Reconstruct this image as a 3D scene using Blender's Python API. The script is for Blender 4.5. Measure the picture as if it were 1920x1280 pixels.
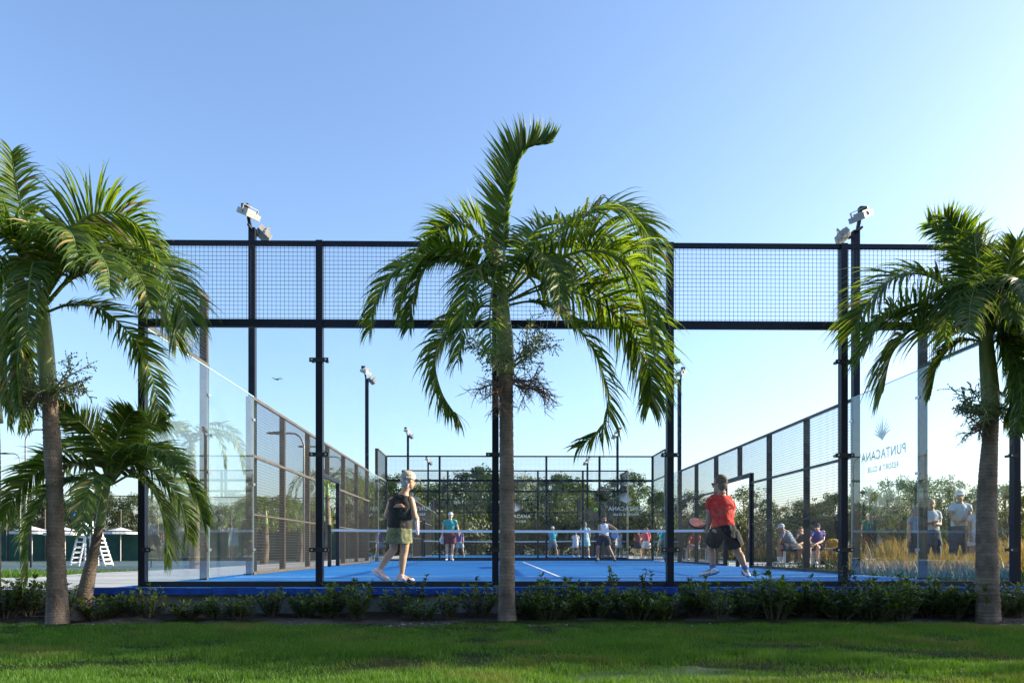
import bpy, bmesh, math, random
import numpy as np
from mathutils import Vector, Matrix, noise
V = Vector
S = bpy.context.scene
for o in list(bpy.data.objects): bpy.data.objects.remove(o)
COL = S.collection

# ------------------------------------------------------------------ camera
F, CX, CY = 1438.6, 943.8, 1029.0            # focal length and principal point in photo pixels (1920 wide)
CAM = V((3.9615, -8.7713, 0.4269)); YAW = 0.0148
cd = bpy.data.cameras.new('camera'); cam = bpy.data.objects.new('camera', cd); COL.objects.link(cam)
cam.location = CAM; cam.rotation_euler = (math.pi/2, 0, -YAW)
cd.sensor_width = 36; cd.lens = F/1920*36
cd.shift_x = (960-CX)/1920; cd.shift_y = (CY-640)/1920
cd.clip_start = 0.05; cd.clip_end = 3000
S.camera = cam
def at(px, py, d):                            # photo pixel + distance -> world point
    xc = (px-CX)/F*d; c, s = math.cos(YAW), math.sin(YAW)
    return V((CAM.x+xc*c+d*s, CAM.y+d*c-xc*s, CAM.z+(CY-py)/F*d))

# ------------------------------------------------------------------ world and sun
SUN_AZ = math.radians(79)      # clockwise from +Y (behind the courts) towards +X (right)
SUN_EL = math.radians(19)
w = bpy.data.worlds.new('World'); S.world = w; w.use_nodes = True
nt = w.node_tree; bg = nt.nodes['Background']
sky = nt.nodes.new('ShaderNodeTexSky'); sky.sky_type = 'NISHITA'; sky.sun_disc = False
sky.sun_elevation = SUN_EL; sky.sun_rotation = SUN_AZ
sky.air_density = 1.0; sky.dust_density = 1.7; sky.ozone_density = 3.6
wb = nt.nodes.new('ShaderNodeMixRGB'); wb.blend_type = 'MULTIPLY'; wb.inputs[0].default_value = 1; wb.inputs[2].default_value = (1.01, 0.965, 0.96, 1)   # the picture's white balance
nt.links.new(sky.outputs[0], wb.inputs[1]); nt.links.new(wb.outputs[0], bg.inputs[0]); bg.inputs[1].default_value = 0.15
ld = bpy.data.lights.new('sun', 'SUN'); ld.energy = 5.0; ld.angle = math.radians(0.5); ld.color = (1, 0.87, 0.66)
sun = bpy.data.objects.new('sun', ld); COL.objects.link(sun)
sdir = V((math.sin(SUN_AZ)*math.cos(SUN_EL), math.cos(SUN_AZ)*math.cos(SUN_EL), math.sin(SUN_EL)))
sun.rotation_euler = sdir.to_track_quat('Z', 'Y').to_euler(); sun.location = (30, 10, 20)
S.view_settings.view_transform = 'Standard'; S.view_settings.look = 'None'
S.view_settings.gamma = 1; S.view_settings.exposure = 1.34
S.render.engine = 'CYCLES'
S.cycles.transparent_max_bounces = 48; S.cycles.max_bounces = 12

# ------------------------------------------------------------------ helpers
def tag(o, label=None, cat=None, group=None, kind=None):
    if label: o['label'] = label
    if cat: o['category'] = cat
    if group: o['group'] = group
    if kind: o['kind'] = kind
    return o
def empty(name, loc, label, cat, group=None):
    o = bpy.data.objects.new(name, None); COL.objects.link(o); o.location = loc; o.empty_display_size = 0.2
    return tag(o, label, cat, group)
def link(name, me, parent=None, mats=()):
    o = bpy.data.objects.new(name, me); COL.objects.link(o)
    for m in mats: me.materials.append(m)
    if parent is not None:
        o.parent = parent
        # geometry is authored in world coordinates: take the root position out
        p = parent; off = V((0, 0, 0))
        while p is not None: off += p.location; p = p.parent
        if off.length: me.transform(Matrix.Translation(-off))
    return o
class MB:
    def __init__(s): s.v = []; s.f = []; s.m = []
    def add(s, vs, fs, mi=0):
        b = len(s.v); s.v += [tuple(v) for v in vs]
        for f in fs: s.f.append(tuple(b+i for i in f)); s.m.append(mi)
    def box(s, a, b, mi=0):
        x0, y0, z0 = a; x1, y1, z1 = b
        if x0 > x1: x0, x1 = x1, x0
        if y0 > y1: y0, y1 = y1, y0
        if z0 > z1: z0, z1 = z1, z0
        s.add([(x0,y0,z0),(x1,y0,z0),(x1,y1,z0),(x0,y1,z0),(x0,y0,z1),(x1,y0,z1),(x1,y1,z1),(x0,y1,z1)],
              [(0,3,2,1),(4,5,6,7),(0,1,5,4),(1,2,6,5),(2,3,7,6),(3,0,4,7)], mi)
    def obox(s, c, ax, ay, az, mi=0):          # oriented box: centre and three half-axis vectors
        c = V(c); vs = [c+sx*ax+sy*ay+sz*az for sz in (-1,1) for sx, sy in ((-1,-1),(1,-1),(1,1),(-1,1))]
        s.add(vs, [(0,3,2,1),(4,5,6,7),(0,1,5,4),(1,2,6,5),(2,3,7,6),(3,0,4,7)], mi)
    def bar(s, a, b, r, n=4, mi=0, r2=None):
        s.loft([a, b], [(r, r), (r if r2 is None else r2,)*2], n=n, mi=mi, rot=math.pi/4 if n == 4 else 0)
    def loft(s, pts, rad, n=12, mi=0, side=None, cap=True, rot=0):
        pts = [V(p) for p in pts]; rings = []; N = len(pts); prev = None
        for i, p in enumerate(pts):
            t = (pts[min(i+1, N-1)]-pts[max(i-1, 0)])
            t = t.normalized() if t.length > 1e-9 else V((0, 0, 1))
            if side is not None: u = (side[i] if isinstance(side, list) else side)
            elif prev is not None: u = prev
            else: u = V((1, 0, 0)) if abs(t.x) < 0.9 else V((0, 1, 0))
            u = u-t*u.dot(t)
            if u.length < 1e-6: u = t.orthogonal()
            u.normalize(); prev = u; v = t.cross(u)
            rx, ry = rad[i] if isinstance(rad[i], (tuple, list)) else (rad[i], rad[i])
            rings.append([p+u*rx*math.cos(a+rot)+v*ry*math.sin(a+rot) for a in [2*math.pi*k/n for k in range(n)]])
        vs = [q for r in rings for q in r]; fs = []
        for i in range(N-1):
            for k in range(n): fs.append((i*n+k, i*n+(k+1) % n, (i+1)*n+(k+1) % n, (i+1)*n+k))
        if cap: fs.append(tuple(range(n-1, -1, -1))); fs.append(tuple((N-1)*n+k for k in range(n)))
        s.add(vs, fs, mi)
    def ball(s, c, r, n=10, mi=0, rz=None, axes=None):
        c = V(c); ax = axes or (V((1,0,0)), V((0,1,0)), V((0,0,1)))
        rr = r if isinstance(r, (tuple, list)) else (r, r, rz or r); vs = []; fs = []; m = max(4, n//2+1)
        for i in range(m+1):
            th = math.pi*i/m
            for k in range(n):
                ph = 2*math.pi*k/n
                vs.append(c+ax[0]*rr[0]*math.sin(th)*math.cos(ph)+ax[1]*rr[1]*math.sin(th)*math.sin(ph)+ax[2]*rr[2]*math.cos(th))
        for i in range(m):
            for k in range(n): fs.append((i*n+k, (i+1)*n+k, (i+1)*n+(k+1) % n, i*n+(k+1) % n))
        s.add(vs, fs, mi)
    def mesh(s, name, smooth=False):
        me = bpy.data.meshes.new(name); me.from_pydata(s.v, [], s.f); me.update()
        if any(s.m): me.polygons.foreach_set('material_index', s.m)
        if smooth: me.polygons.foreach_set('use_smooth', [True]*len(me.polygons))
        return me
    def build(s, name, mats, parent=None, smooth=False):
        if not isinstance(mats, (list, tuple)): mats = [mats]
        return link(name, s.mesh(name, smooth), parent, mats)
def cat_rom(P, n):
    P = [V(p) for p in P]; Q = [P[0]*2-P[1]]+P+[P[-1]*2-P[-2]]; out = []; k = len(P)-1
    for i in range(n):
        t = i/(n-1)*k; j = min(int(t), k-1); u = t-j; a, b, c, d = Q[j:j+4]
        out.append(0.5*((2*b)+(c-a)*u+(2*a-5*b+4*c-d)*u*u+(3*b-a-3*c+d)*u**3))
    return out
def copy_tree(o, parent=None):
    kids = [c for c in bpy.data.objects if c.parent == o]
    c = o.copy(); COL.objects.link(c); c.parent = parent
    for k in kids: copy_tree(k, c)
    return c
ORD = ['first','second','third','fourth','fifth','sixth','seventh','eighth','ninth','tenth','eleventh','twelfth','thirteenth','fourteenth','fifteenth','sixteenth','seventeenth','eighteenth','nineteenth','twentieth','twenty-first','twenty-second','twenty-third','twenty-fourth','twenty-fifth','twenty-sixth','twenty-seventh','twenty-eighth','twenty-ninth','thirtieth','thirty-first','thirty-second','thirty-third','thirty-fourth']

# ------------------------------------------------------------------ materials
def mat(name, col, rough=0.6, metal=0, var=0.0, scale=8, col2=None, bump=0.0, bscale=None, spec=0.5, stretch=None, detail=5):
    m = bpy.data.materials.new(name); m.use_nodes = True; t = m.node_tree; p = t.nodes['Principled BSDF']
    p.inputs['Roughness'].default_value = rough; p.inputs['Metallic'].default_value = metal
    p.inputs['Specular IOR Level'].default_value = spec
    c1 = tuple(col)+(1,); p.inputs['Base Color'].default_value = c1
    tc = t.nodes.new('ShaderNodeTexCoord'); src = tc.outputs['Object']
    if stretch:
        mp = t.nodes.new('ShaderNodeMapping'); mp.inputs['Scale'].default_value = stretch
        t.links.new(src, mp.inputs[0]); src = mp.outputs[0]
    if col2 is not None or var:
        c2 = tuple(col2)+(1,) if col2 is not None else tuple(min(1, c*(1+var)) for c in col)+(1,)
        if col2 is None: c1 = tuple(c*(1-var) for c in col)+(1,)
        nz = t.nodes.new('ShaderNodeTexNoise'); nz.inputs['Scale'].default_value = scale; nz.inputs['Detail'].default_value = detail
        nz.inputs['Roughness'].default_value = 0.65
        rp = t.nodes.new('ShaderNodeValToRGB'); rp.color_ramp.elements[0].position = 0.35; rp.color_ramp.elements[1].position = 0.65
        rp.color_ramp.elements[0].color = c1; rp.color_ramp.elements[1].color = c2
        t.links.new(src, nz.inputs['Vector']); t.links.new(nz.outputs['Fac'], rp.inputs[0]); t.links.new(rp.outputs[0], p.inputs['Base Color'])
    if bump:
        n2 = t.nodes.new('ShaderNodeTexNoise'); n2.inputs['Scale'].default_value = bscale or scale*4; n2.inputs['Detail'].default_value = 4
        bp = t.nodes.new('ShaderNodeBump'); bp.inputs['Strength'].default_value = bump; bp.inputs['Distance'].default_value = 0.02
        t.links.new(src, n2.inputs['Vector']); t.links.new(n2.outputs['Fac'], bp.inputs['Height']); t.links.new(bp.outputs[0], p.inputs['Normal'])
    return m
def leaf_mat(name, ca, cb, trans=0.35, rough=0.4, scale=3.0, tcol=None):
    m = bpy.data.materials.new(name); m.use_nodes = True; t = m.node_tree; p = t.nodes['Principled BSDF']
    p.inputs['Roughness'].default_value = rough
    g = t.nodes.new('ShaderNodeNewGeometry'); rp = t.nodes.new('ShaderNodeValToRGB')
    rp.color_ramp.elements[0].color = tuple(ca)+(1,); rp.color_ramp.elements[1].color = tuple(cb)+(1,)
    t.links.new(g.outputs['Random Per Island'], rp.inputs[0]); t.links.new(rp.outputs[0], p.inputs['Base Color'])
    tr = t.nodes.new('ShaderNodeBsdfTranslucent'); mx = t.nodes.new('ShaderNodeMixShader'); mx.inputs[0].default_value = trans
    if tcol:
        mc = t.nodes.new('ShaderNodeMixRGB'); mc.blend_type = 'MULTIPLY'; mc.inputs[0].default_value = 1; mc.inputs[2].default_value = tuple(tcol)+(1,)
        t.links.new(rp.outputs[0], mc.inputs[1]); t.links.new(mc.outputs[0], tr.inputs[0])
    else: t.links.new(rp.outputs[0], tr.inputs[0])
    t.links.new(p.outputs[0], mx.inputs[1]); t.links.new(tr.outputs[0], mx.inputs[2])
    t.links.new(mx.outputs[0], t.nodes['Material Output'].inputs[0])
    return m
def glass_mat(name, tint, haze=0.02, ior=1.25):
    m = bpy.data.materials.new(name); m.use_nodes = True; t = m.node_tree; t.nodes.clear()
    out = t.nodes.new('ShaderNodeOutputMaterial'); fr = t.nodes.new('ShaderNodeFresnel'); fr.inputs[0].default_value = 1.5
    tr = t.nodes.new('ShaderNodeBsdfTransparent'); tr.inputs[0].default_value = tuple(tint)+(1,)
    ge = t.nodes.new('ShaderNodeNewGeometry'); mr = t.nodes.new('ShaderNodeMapRange')     # same reflectance on both faces of the pane
    mr.inputs['To Min'].default_value = ior; mr.inputs['To Max'].default_value = 1/ior
    t.links.new(ge.outputs['Backfacing'], mr.inputs['Value']); t.links.new(mr.outputs[0], fr.inputs[0])
    gl = t.nodes.new('ShaderNodeBsdfGlossy'); gl.inputs['Roughness'].default_value = 0.0
    df = t.nodes.new('ShaderNodeBsdfDiffuse'); df.inputs[0].default_value = (0.7, 0.72, 0.72, 1)
    tc = t.nodes.new('ShaderNodeTexCoord'); nz = t.nodes.new('ShaderNodeTexNoise'); nz.inputs['Scale'].default_value = 2.2; nz.inputs['Detail'].default_value = 6
    ma = t.nodes.new('ShaderNodeMath'); ma.operation = 'MULTIPLY'; ma.inputs[1].default_value = haze*2
    t.links.new(tc.outputs['Object'], nz.inputs['Vector']); t.links.new(nz.outputs['Fac'], ma.inputs[0])
    m1 = t.nodes.new('ShaderNodeMixShader'); m2 = t.nodes.new('ShaderNodeMixShader')
    t.links.new(ma.outputs[0], m1.inputs[0]); t.links.new(tr.outputs[0], m1.inputs[1]); t.links.new(df.outputs[0], m1.inputs[2])
    t.links.new(fr.outputs[0], m2.inputs[0]); t.links.new(m1.outputs[0], m2.inputs[1]); t.links.new(gl.outputs[0], m2.inputs[2])
    t.links.new(m2.outputs[0], out.inputs[0]); return m
M = {}
M['navy'] = mat('navy_powder_coat', (0.005, 0.008, 0.018), 0.42, var=0.3, scale=5, spec=0.3)
M['brown'] = mat('weathered_bronze_coat', (0.060, 0.048, 0.037), 0.6, var=0.3, scale=6)
M['tan'] = mat('sunlit_post_tan', (0.42, 0.34, 0.22), 0.6, var=0.15, scale=6)  # sunlit look of one farther corner post, put into its colour
M['wire'] = mat('dark_wire', (0.02, 0.024, 0.035), 0.5)
M['wire_side'] = mat('bronze_wire', (0.060, 0.050, 0.040), 0.55)
M['black'] = mat('black_metal', (0.012, 0.012, 0.014), 0.4, var=0.2, scale=9)
M['steel'] = mat('bolt_steel', (0.55, 0.55, 0.56), 0.3, metal=0.9)
M['glass'] = glass_mat('court_glass', (0.975, 0.99, 0.99), 0.0008)
M['side_glass'] = glass_mat('side_glass', (0.945, 0.978, 0.970), 0.014, 1.68)
M['edge'] = mat('glass_edge_highlight', (0.42, 0.62, 0.60), 0.25)  # pale teal strips paint the highlight along the side glass edges
M['decal'] = mat('frosted_decal', (0.72, 0.69, 0.64), 0.8)
M['blue'] = mat('blue_turf', (0.001, 0.095, 0.34), 0.88, scale=1.1, spec=0.2, col2=(0.003, 0.165, 0.46), bump=0.3, bscale=160, stretch=(0.35, 2.2, 1), detail=8)
def sand(m):
    t = m.node_tree; p = t.nodes['Principled BSDF']; src = p.inputs['Base Color'].links[0].from_socket
    tc = t.nodes.new('ShaderNodeTexCoord'); mp = t.nodes.new('ShaderNodeMapping'); mp.inputs['Scale'].default_value = (0.5, 3.2, 1)
    nz = t.nodes.new('ShaderNodeTexNoise'); nz.inputs['Scale'].default_value = 1.6; nz.inputs['Detail'].default_value = 9; nz.inputs['Roughness'].default_value = 0.72
    mr = t.nodes.new('ShaderNodeMapRange'); mr.inputs['From Min'].default_value = 0.53; mr.inputs['From Max'].default_value = 0.72; mr.inputs['To Max'].default_value = 0.42
    mx = t.nodes.new('ShaderNodeMixRGB'); mx.inputs[2].default_value = (0.16, 0.36, 0.50, 1)
    t.links.new(tc.outputs['Object'], mp.inputs[0]); t.links.new(mp.outputs[0], nz.inputs['Vector']); t.links.new(nz.outputs['Fac'], mr.inputs['Value'])
    t.links.new(mr.outputs[0], mx.inputs[0]); t.links.new(src, mx.inputs[1]); t.links.new(mx.outputs[0], p.inputs['Base Color'])
sand(M['blue'])
M['line'] = mat('white_line_turf', (0.62, 0.68, 0.74), 0.8, var=0.12, scale=5, bump=0.3, bscale=150)
M['blue_edge'] = mat('blue_turf_edge', (0.006, 0.06, 0.34), 0.8, var=0.35, scale=9, bump=0.4, bscale=90)
M['concrete'] = mat('path_concrete', (0.40, 0.39, 0.37), 0.85, scale=2.2, col2=(0.52, 0.50, 0.47), bump=0.25, bscale=60)
M['plinth'] = mat('plinth_concrete', (0.10, 0.11, 0.10), 0.9, scale=2.5, col2=(0.25, 0.26, 0.24), bump=0.5, bscale=26, stretch=(1, 1, 0.5))
M['soil'] = mat('bed_soil', (0.020, 0.015, 0.010), 0.95, scale=9, col2=(0.075, 0.058, 0.040), bump=0.9, bscale=40)
M['lawn'] = mat('lawn_turf', (0.016, 0.034, 0.008), 1.0, scale=1.6, spec=0.05, col2=(0.050, 0.050, 0.018), bump=0.8, bscale=70, detail=8)
M['far_lawn'] = mat('far_grass', (0.035, 0.07, 0.015), 0.95, scale=0.7, col2=(0.08, 0.12, 0.03), bump=0.8, bscale=30, detail=8)
M['hard'] = mat('hard_court', (0.035, 0.075, 0.075), 0.8, scale=0.6, col2=(0.05, 0.095, 0.095))
M['screen'] = mat('green_windscreen', (0.008, 0.045, 0.035), 0.8, scale=1.2, col2=(0.018, 0.075, 0.055))
M['white'] = mat('white_paint', (0.78, 0.79, 0.80), 0.5, var=0.04, scale=9)
M['canvas'] = mat('white_canvas', (0.55, 0.57, 0.60), 0.8, var=0.05, scale=3)
M['lampgrey'] = mat('lamp_housing', (0.36, 0.35, 0.33), 0.45, var=0.15, scale=14)
M['galv'] = mat('galvanised_pole', (0.28, 0.29, 0.30), 0.5, metal=0.3, var=0.15, scale=6)
M['lens'] = mat('lamp_lens', (0.25, 0.28, 0.32), 0.08, metal=0.2)
M['bark'] = mat('tree_bark', (0.07, 0.05, 0.035), 0.9, scale=6, col2=(0.15, 0.12, 0.09), bump=0.8, bscale=20, stretch=(1, 1, 0.3))
M['shaft'] = mat('crownshaft_green', (0.13, 0.20, 0.055), 0.42, scale=3.0, col2=(0.30, 0.34, 0.13), stretch=(3, 3, 0.7))
M['twig_green'] = mat('flower_twig_green', (0.46, 0.47, 0.22), 0.6, var=0.2, scale=20)
M['twig_brown'] = mat('dry_twig', (0.20, 0.12, 0.08), 0.8, var=0.3, scale=20)
M['berry'] = mat('unripe_berry', (0.13, 0.17, 0.07), 0.5, var=0.3, scale=40)
M['rachis'] = mat('frond_rib', (0.16, 0.22, 0.05), 0.45, var=0.2, scale=7)
M['frond'] = leaf_mat('palm_leaflet', (0.044, 0.098, 0.013), (0.125, 0.195, 0.028), 0.49, 0.45, tcol=(1.9, 1.7, 0.5))
M['dry'] = leaf_mat('dry_leaflet', (0.22, 0.17, 0.06), (0.34, 0.27, 0.10), 0.35, 0.6)
M['shrubleaf'] = leaf_mat('shrub_leaf', (0.030, 0.070, 0.012), (0.090, 0.145, 0.025), 0.25, 0.33, tcol=(1.5, 1.4, 0.6))
M['limeleaf'] = leaf_mat('lime_and_lit_leaf', (0.10, 0.18, 0.02), (0.20, 0.28, 0.03), 0.35, 0.4, tcol=(1.3, 1.2, 0.6))  # lime seedling leaves, and sunlit shrub tips painted as leaf colour
M['treeleaf'] = leaf_mat('tree_leaf', (0.030, 0.065, 0.014), (0.075, 0.115, 0.026), 0.28, 0.5, tcol=(1.5, 1.4, 0.6))
M['olive'] = leaf_mat('olive_tree_leaf', (0.055, 0.075, 0.022), (0.11, 0.125, 0.035), 0.30, 0.5, tcol=(1.4, 1.3, 0.6))
M['gold'] = leaf_mat('golden_grass_blade', (0.10, 0.12, 0.03), (0.36, 0.24, 0.07), 0.4, 0.6, tcol=(1.2, 1.0, 0.6))
M['blade'] = leaf_mat('grass_blade', (0.034, 0.115, 0.007), (0.095, 0.215, 0.014), 0.42, 0.6, tcol=(1.6, 1.4, 0.5))
def patchy(m, c3, lo, hi, sc):
    t = m.node_tree; p = t.nodes['Principled BSDF']; rp = p.inputs['Base Color'].links[0].from_socket
    tc = t.nodes.new('ShaderNodeTexCoord'); nz = t.nodes.new('ShaderNodeTexNoise'); nz.inputs['Scale'].default_value = sc; nz.inputs['Detail'].default_value = 5
    mr = t.nodes.new('ShaderNodeMapRange'); mr.inputs['From Min'].default_value = lo; mr.inputs['From Max'].default_value = hi
    mx = t.nodes.new('ShaderNodeMixRGB'); mx.inputs[2].default_value = tuple(c3)+(1,)
    t.links.new(tc.outputs['Object'], nz.inputs['Vector']); t.links.new(nz.outputs['Fac'], mr.inputs['Value']); t.links.new(mr.outputs[0], mx.inputs[0]); t.links.new(rp, mx.inputs[1])
    for l in list(rp.links):
        if l.to_node != mx: so = l.to_socket; t.links.new(mx.outputs[0], so)
patchy(M['blade'], (0.16, 0.15, 0.05), 0.52, 0.80, 1.3)
M['cover'] = leaf_mat('ground_cover_leaf', (0.020, 0.055, 0.012), (0.060, 0.110, 0.022), 0.3, 0.85)
M['litter'] = leaf_mat('dry_leaf', (0.10, 0.06, 0.03), (0.42, 0.40, 0.38), 0.1, 0.8)
def trunk_mat():
    m = mat('palm_trunk', (0.095, 0.070, 0.052), 0.9, scale=5, col2=(0.26, 0.20, 0.15), bump=0.6, bscale=60, detail=8)
    t = m.node_tree; p = t.nodes['Principled BSDF']; tc = t.nodes.new('ShaderNodeTexCoord')
    wv = t.nodes.new('ShaderNodeTexWave'); wv.wave_type = 'BANDS'; wv.bands_direction = 'Z'; wv.inputs['Scale'].default_value = 9.0
    wv.inputs['Distortion'].default_value = 1.6; wv.inputs['Detail'].default_value = 3; wv.inputs['Detail Scale'].default_value = 2
    t.links.new(tc.outputs['Object'], wv.inputs['Vector'])
    old = p.inputs['Base Color'].links[0].from_socket; mx = t.nodes.new('ShaderNodeMixRGB'); mx.blend_type = 'MULTIPLY'
    rp = t.nodes.new('ShaderNodeValToRGB'); rp.color_ramp.elements[0].color = (0.55, 0.5, 0.46, 1); rp.color_ramp.elements[0].position = 0.0
    rp.color_ramp.elements[1].position = 0.28; rp.color_ramp.elements[1].color = (1, 1, 1, 1)
    t.links.new(wv.outputs['Fac'], rp.inputs[0]); mx.inputs[0].default_value = 0.4
    t.links.new(old, mx.inputs[1]); t.links.new(rp.outputs[0], mx.inputs[2]); t.links.new(mx.outputs[0], p.inputs['Base Color'])
    return m
M['trunk'] = trunk_mat()

# ------------------------------------------------------------------ setting
ZG = -0.30
def struct(name, mb, m):
    o = mb.build(name, m); o['kind'] = 'structure'; return o
g = MB(); g.add([(-900,-60,ZG-0.03),(900,-60,ZG-0.03),(900,1500,ZG-0.03),(-900,1500,ZG-0.03)], [(0,1,2,3)]); struct('ground', g, M['far_lawn'])
# lawn in front, gently uneven, rising to the bed
def lawn_z(x, y):
    t = min(1, max(0, (y+9)/7.2)); return -0.37+0.075*t+0.035*noise.noise(V((x*0.5, y*0.7, 0)))+0.010*noise.noise(V((x*2.3, y*2.8, 3)))
g = MB(); nx, ny = 130, 70; xs = [-8+24*i/nx for i in range(nx+1)]; ys = [-12+11.1*j/ny for j in range(ny+1)]
g.v = [(x, y, lawn_z(x, y)) for y in ys for x in xs]
g.f = [(j*(nx+1)+i, j*(nx+1)+i+1, (j+1)*(nx+1)+i+1, (j+1)*(nx+1)+i) for j in range(ny) for i in range(nx)]; g.m = [0]*len(g.f)
o = struct('lawn', g, M['lawn'])
for p in o.data.polygons: p.use_smooth = True
random.seed(5)
def bed_z(x, y): return -0.315+0.05*(y+1.5)+0.04*noise.noise(V((x*1.7, y*2, 7)))+0.015*noise.noise(V((x*9, y*9, 2)))
g = MB(); nx, ny = 200, 16
def bed_front(x): return -1.62+0.10*noise.noise(V((x*0.8, 1, 0)))+0.05*noise.noise(V((x*4, 5, 0)))
for j in range(ny+1):
    for i in range(nx+1):
        x = -8+24*i/nx; y0 = bed_front(x); y = y0+(-0.4-y0)*j/ny; z = bed_z(x, y)
        if j == 0: z -= 0.05
        g.v.append((x, y, z))
g.f = [(j*(nx+1)+i, j*(nx+1)+i+1, (j+1)*(nx+1)+i+1, (j+1)*(nx+1)+i) for j in range(ny) for i in range(nx)]; g.m = [0]*len(g.f)
struct('planting_bed', g, M['soil'])
g = MB(); g.box((-14, -0.46, -0.6), (16, 0.6, -0.045)); struct('plinth', g, M['plinth'])
g = MB()
poly = [(-14,-0.50),(-0.30,-0.50),(-0.30,0.0),(-0.12,0.3),(-0.12,49),(-2.2,49),(-2.6,9),(-3.3,5.2),(-3.0,2.9),(-14,1.6)]
n = len(poly); g.add([(x,y,-0.004) for x,y in poly]+[(x,y,-0.35) for x,y in poly], [tuple(range(n))[::1]]+[(i,i+n,(i+1)%n+n,(i+1)%n) for i in range(n)])
struct('path', g, M['concrete'])
g = MB(); g.box((10.12, 9.4, -0.35), (13.2, 49, -0.004)); g.box((-0.10, 20.12, -0.35), (10.10, 25.18, -0.006)); struct('pavement', g, M['concrete'])
g = MB(); g.box((13.2, 9.4, -0.35), (70, 80, -0.03)); g.box((10.12, -0.44, -0.35), (70, 9.4, -0.03)); struct('side_lawn', g, M['far_lawn'])
def court_surface(y0):
    g = MB(); g.box((-0.115 if y0 > 1 else -0.28, y0-(0.12 if y0 > 1 else 0.50), -0.05), (10.115, y0+20.115, 0.0), 0); struct('court_surface', g, M['blue'])
    g = MB()
    for yy in (3.05, 16.95): g.add([(0.02,y0+yy-.025,.004),(9.98,y0+yy-.025,.004),(9.98,y0+yy+.025,.004),(0.02,y0+yy+.025,.004)], [(0,1,2,3)])
    g.add([(4.975,y0+3.08,.004),(5.025,y0+3.08,.004),(5.025,y0+16.92,.004),(4.975,y0+16.92,.004)], [(0,1,2,3)])
    struct('court_markings', g, M['line'])
court_surface(0); C2 = 25.3; court_surface(C2)
g = MB()    # ragged blue edging rolled over the plinth
x = -0.35
while x < 16:
    x2 = x+random.uniform(0.25, 0.6); z = 0.012+random.uniform(-.004, .008)
    g.box((x, -0.53-random.uniform(0, .012), -0.058), (min(x2, 16)-0.001, -0.5005, z), 0); x = x2
struct('turf_edging', g, M['blue_edge'])
g = MB(); g.box((-60, 13, ZG-0.03), (-5.5, 46, ZG-0.01)); struct('tennis_court', g, M['hard'])

# ------------------------------------------------------------------ court enclosure
HG, HT = 2.95, 3.93                          # glass height, full height
def wires(mb, p0, p1, z0, z1, step=0.05, r=0.0019, mi=0, zstep=None):
    p0 = V(p0); p1 = V(p1); L = (p1-p0).length; u = (p1-p0)/L; nrm = V((-u.y, u.x, 0)); up = V((0, 0, 1))
    n = int(L/step)
    for i in range(n+1):
        c = p0+u*(L*(i+0.5)/(n+1)); mb.obox(c+up*((z0+z1)/2), u*r, nrm*r, up*((z1-z0)/2), mi)
    zs = zstep or step; n = int((z1-z0)/zs)
    for i in range(n+1):
        mb.obox((p0+p1)/2+up*(z0+(z1-z0)*(i+0.5)/(n+1))+nrm*0.004, u*(L/2), nrm*r, up*r, mi)
def text_mesh(body, size, bold=0.0):
    cu = bpy.data.curves.new('t', 'FONT'); cu.body = body; cu.size = size; cu.align_x = 'CENTER'; cu.extrude = 0.0008; cu.offset = bold; cu.space_character = 1.12
    cu.resolution_u = 4
    o = bpy.data.objects.new('t', cu); COL.objects.link(o); dg = bpy.context.evaluated_depsgraph_get(); dg.update()
    me = bpy.data.meshes.new_from_object(o.evaluated_get(dg)); bpy.data.objects.remove(o); return me
def logo(parent, c, right, out):             # right = reading direction, out = towards the reader
    bm = bmesh.new()
    for body, size, dz, b in (('PUNTACANA', 0.205, 0, 0.004), ("'", 0.16, 0.03, 0.002), ('RESORT & CLUB', 0.118, -0.19, 0.003)):
        me = text_mesh(body, size, b)
        if body == "'": me.transform(Matrix.Translation((0.70, 0, 0)))
        me.transform(Matrix.Translation((0, dz, 0))); bm.from_mesh(me)
    # fan of curved palm leaflets above the word
    for k in range(11):
        t = k/10-0.5; a = math.pi/2-t*1.55; L = 0.40*(1-0.9*t*t); pts = []
        for i in range(9):
            s = i/8; aa = a-0.35*s*(1 if t > -0.1 else -1)*abs(t)*2; wd = 0.013*math.sin(math.pi*min(1, s*0.9+0.08))
            x = math.cos(aa)*L*s+0.02*math.sin(s*3); y = 0.27+math.sin(aa)*L*s
            pts.append((x-math.sin(aa)*wd, y+math.cos(aa)*wd, x+math.sin(aa)*wd, y-math.cos(aa)*wd))
        vs = [(bm.verts.new((p[0], p[1], 0.0004*k/10)), bm.verts.new((p[2], p[3], 0.0004*k/10))) for p in pts]
        for i in range(8): bm.faces.new((vs[i][0], vs[i][1], vs[i+1][1], vs[i+1][0]))
    me = bpy.data.meshes.new('logo'); bm.to_mesh(me); bm.free()
    R = V(right); O = V(out); mt = Matrix(((R.x, 0, O.x, 0), (R.y, 0, O.y, 0), (R.z, 1, O.z, 0), (0, 0, 0, 1)))
    me.transform(Matrix.Translation(V(c)+O*0.0085) @ mt)
    return link('logo', me, parent, [M['decal']])
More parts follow.
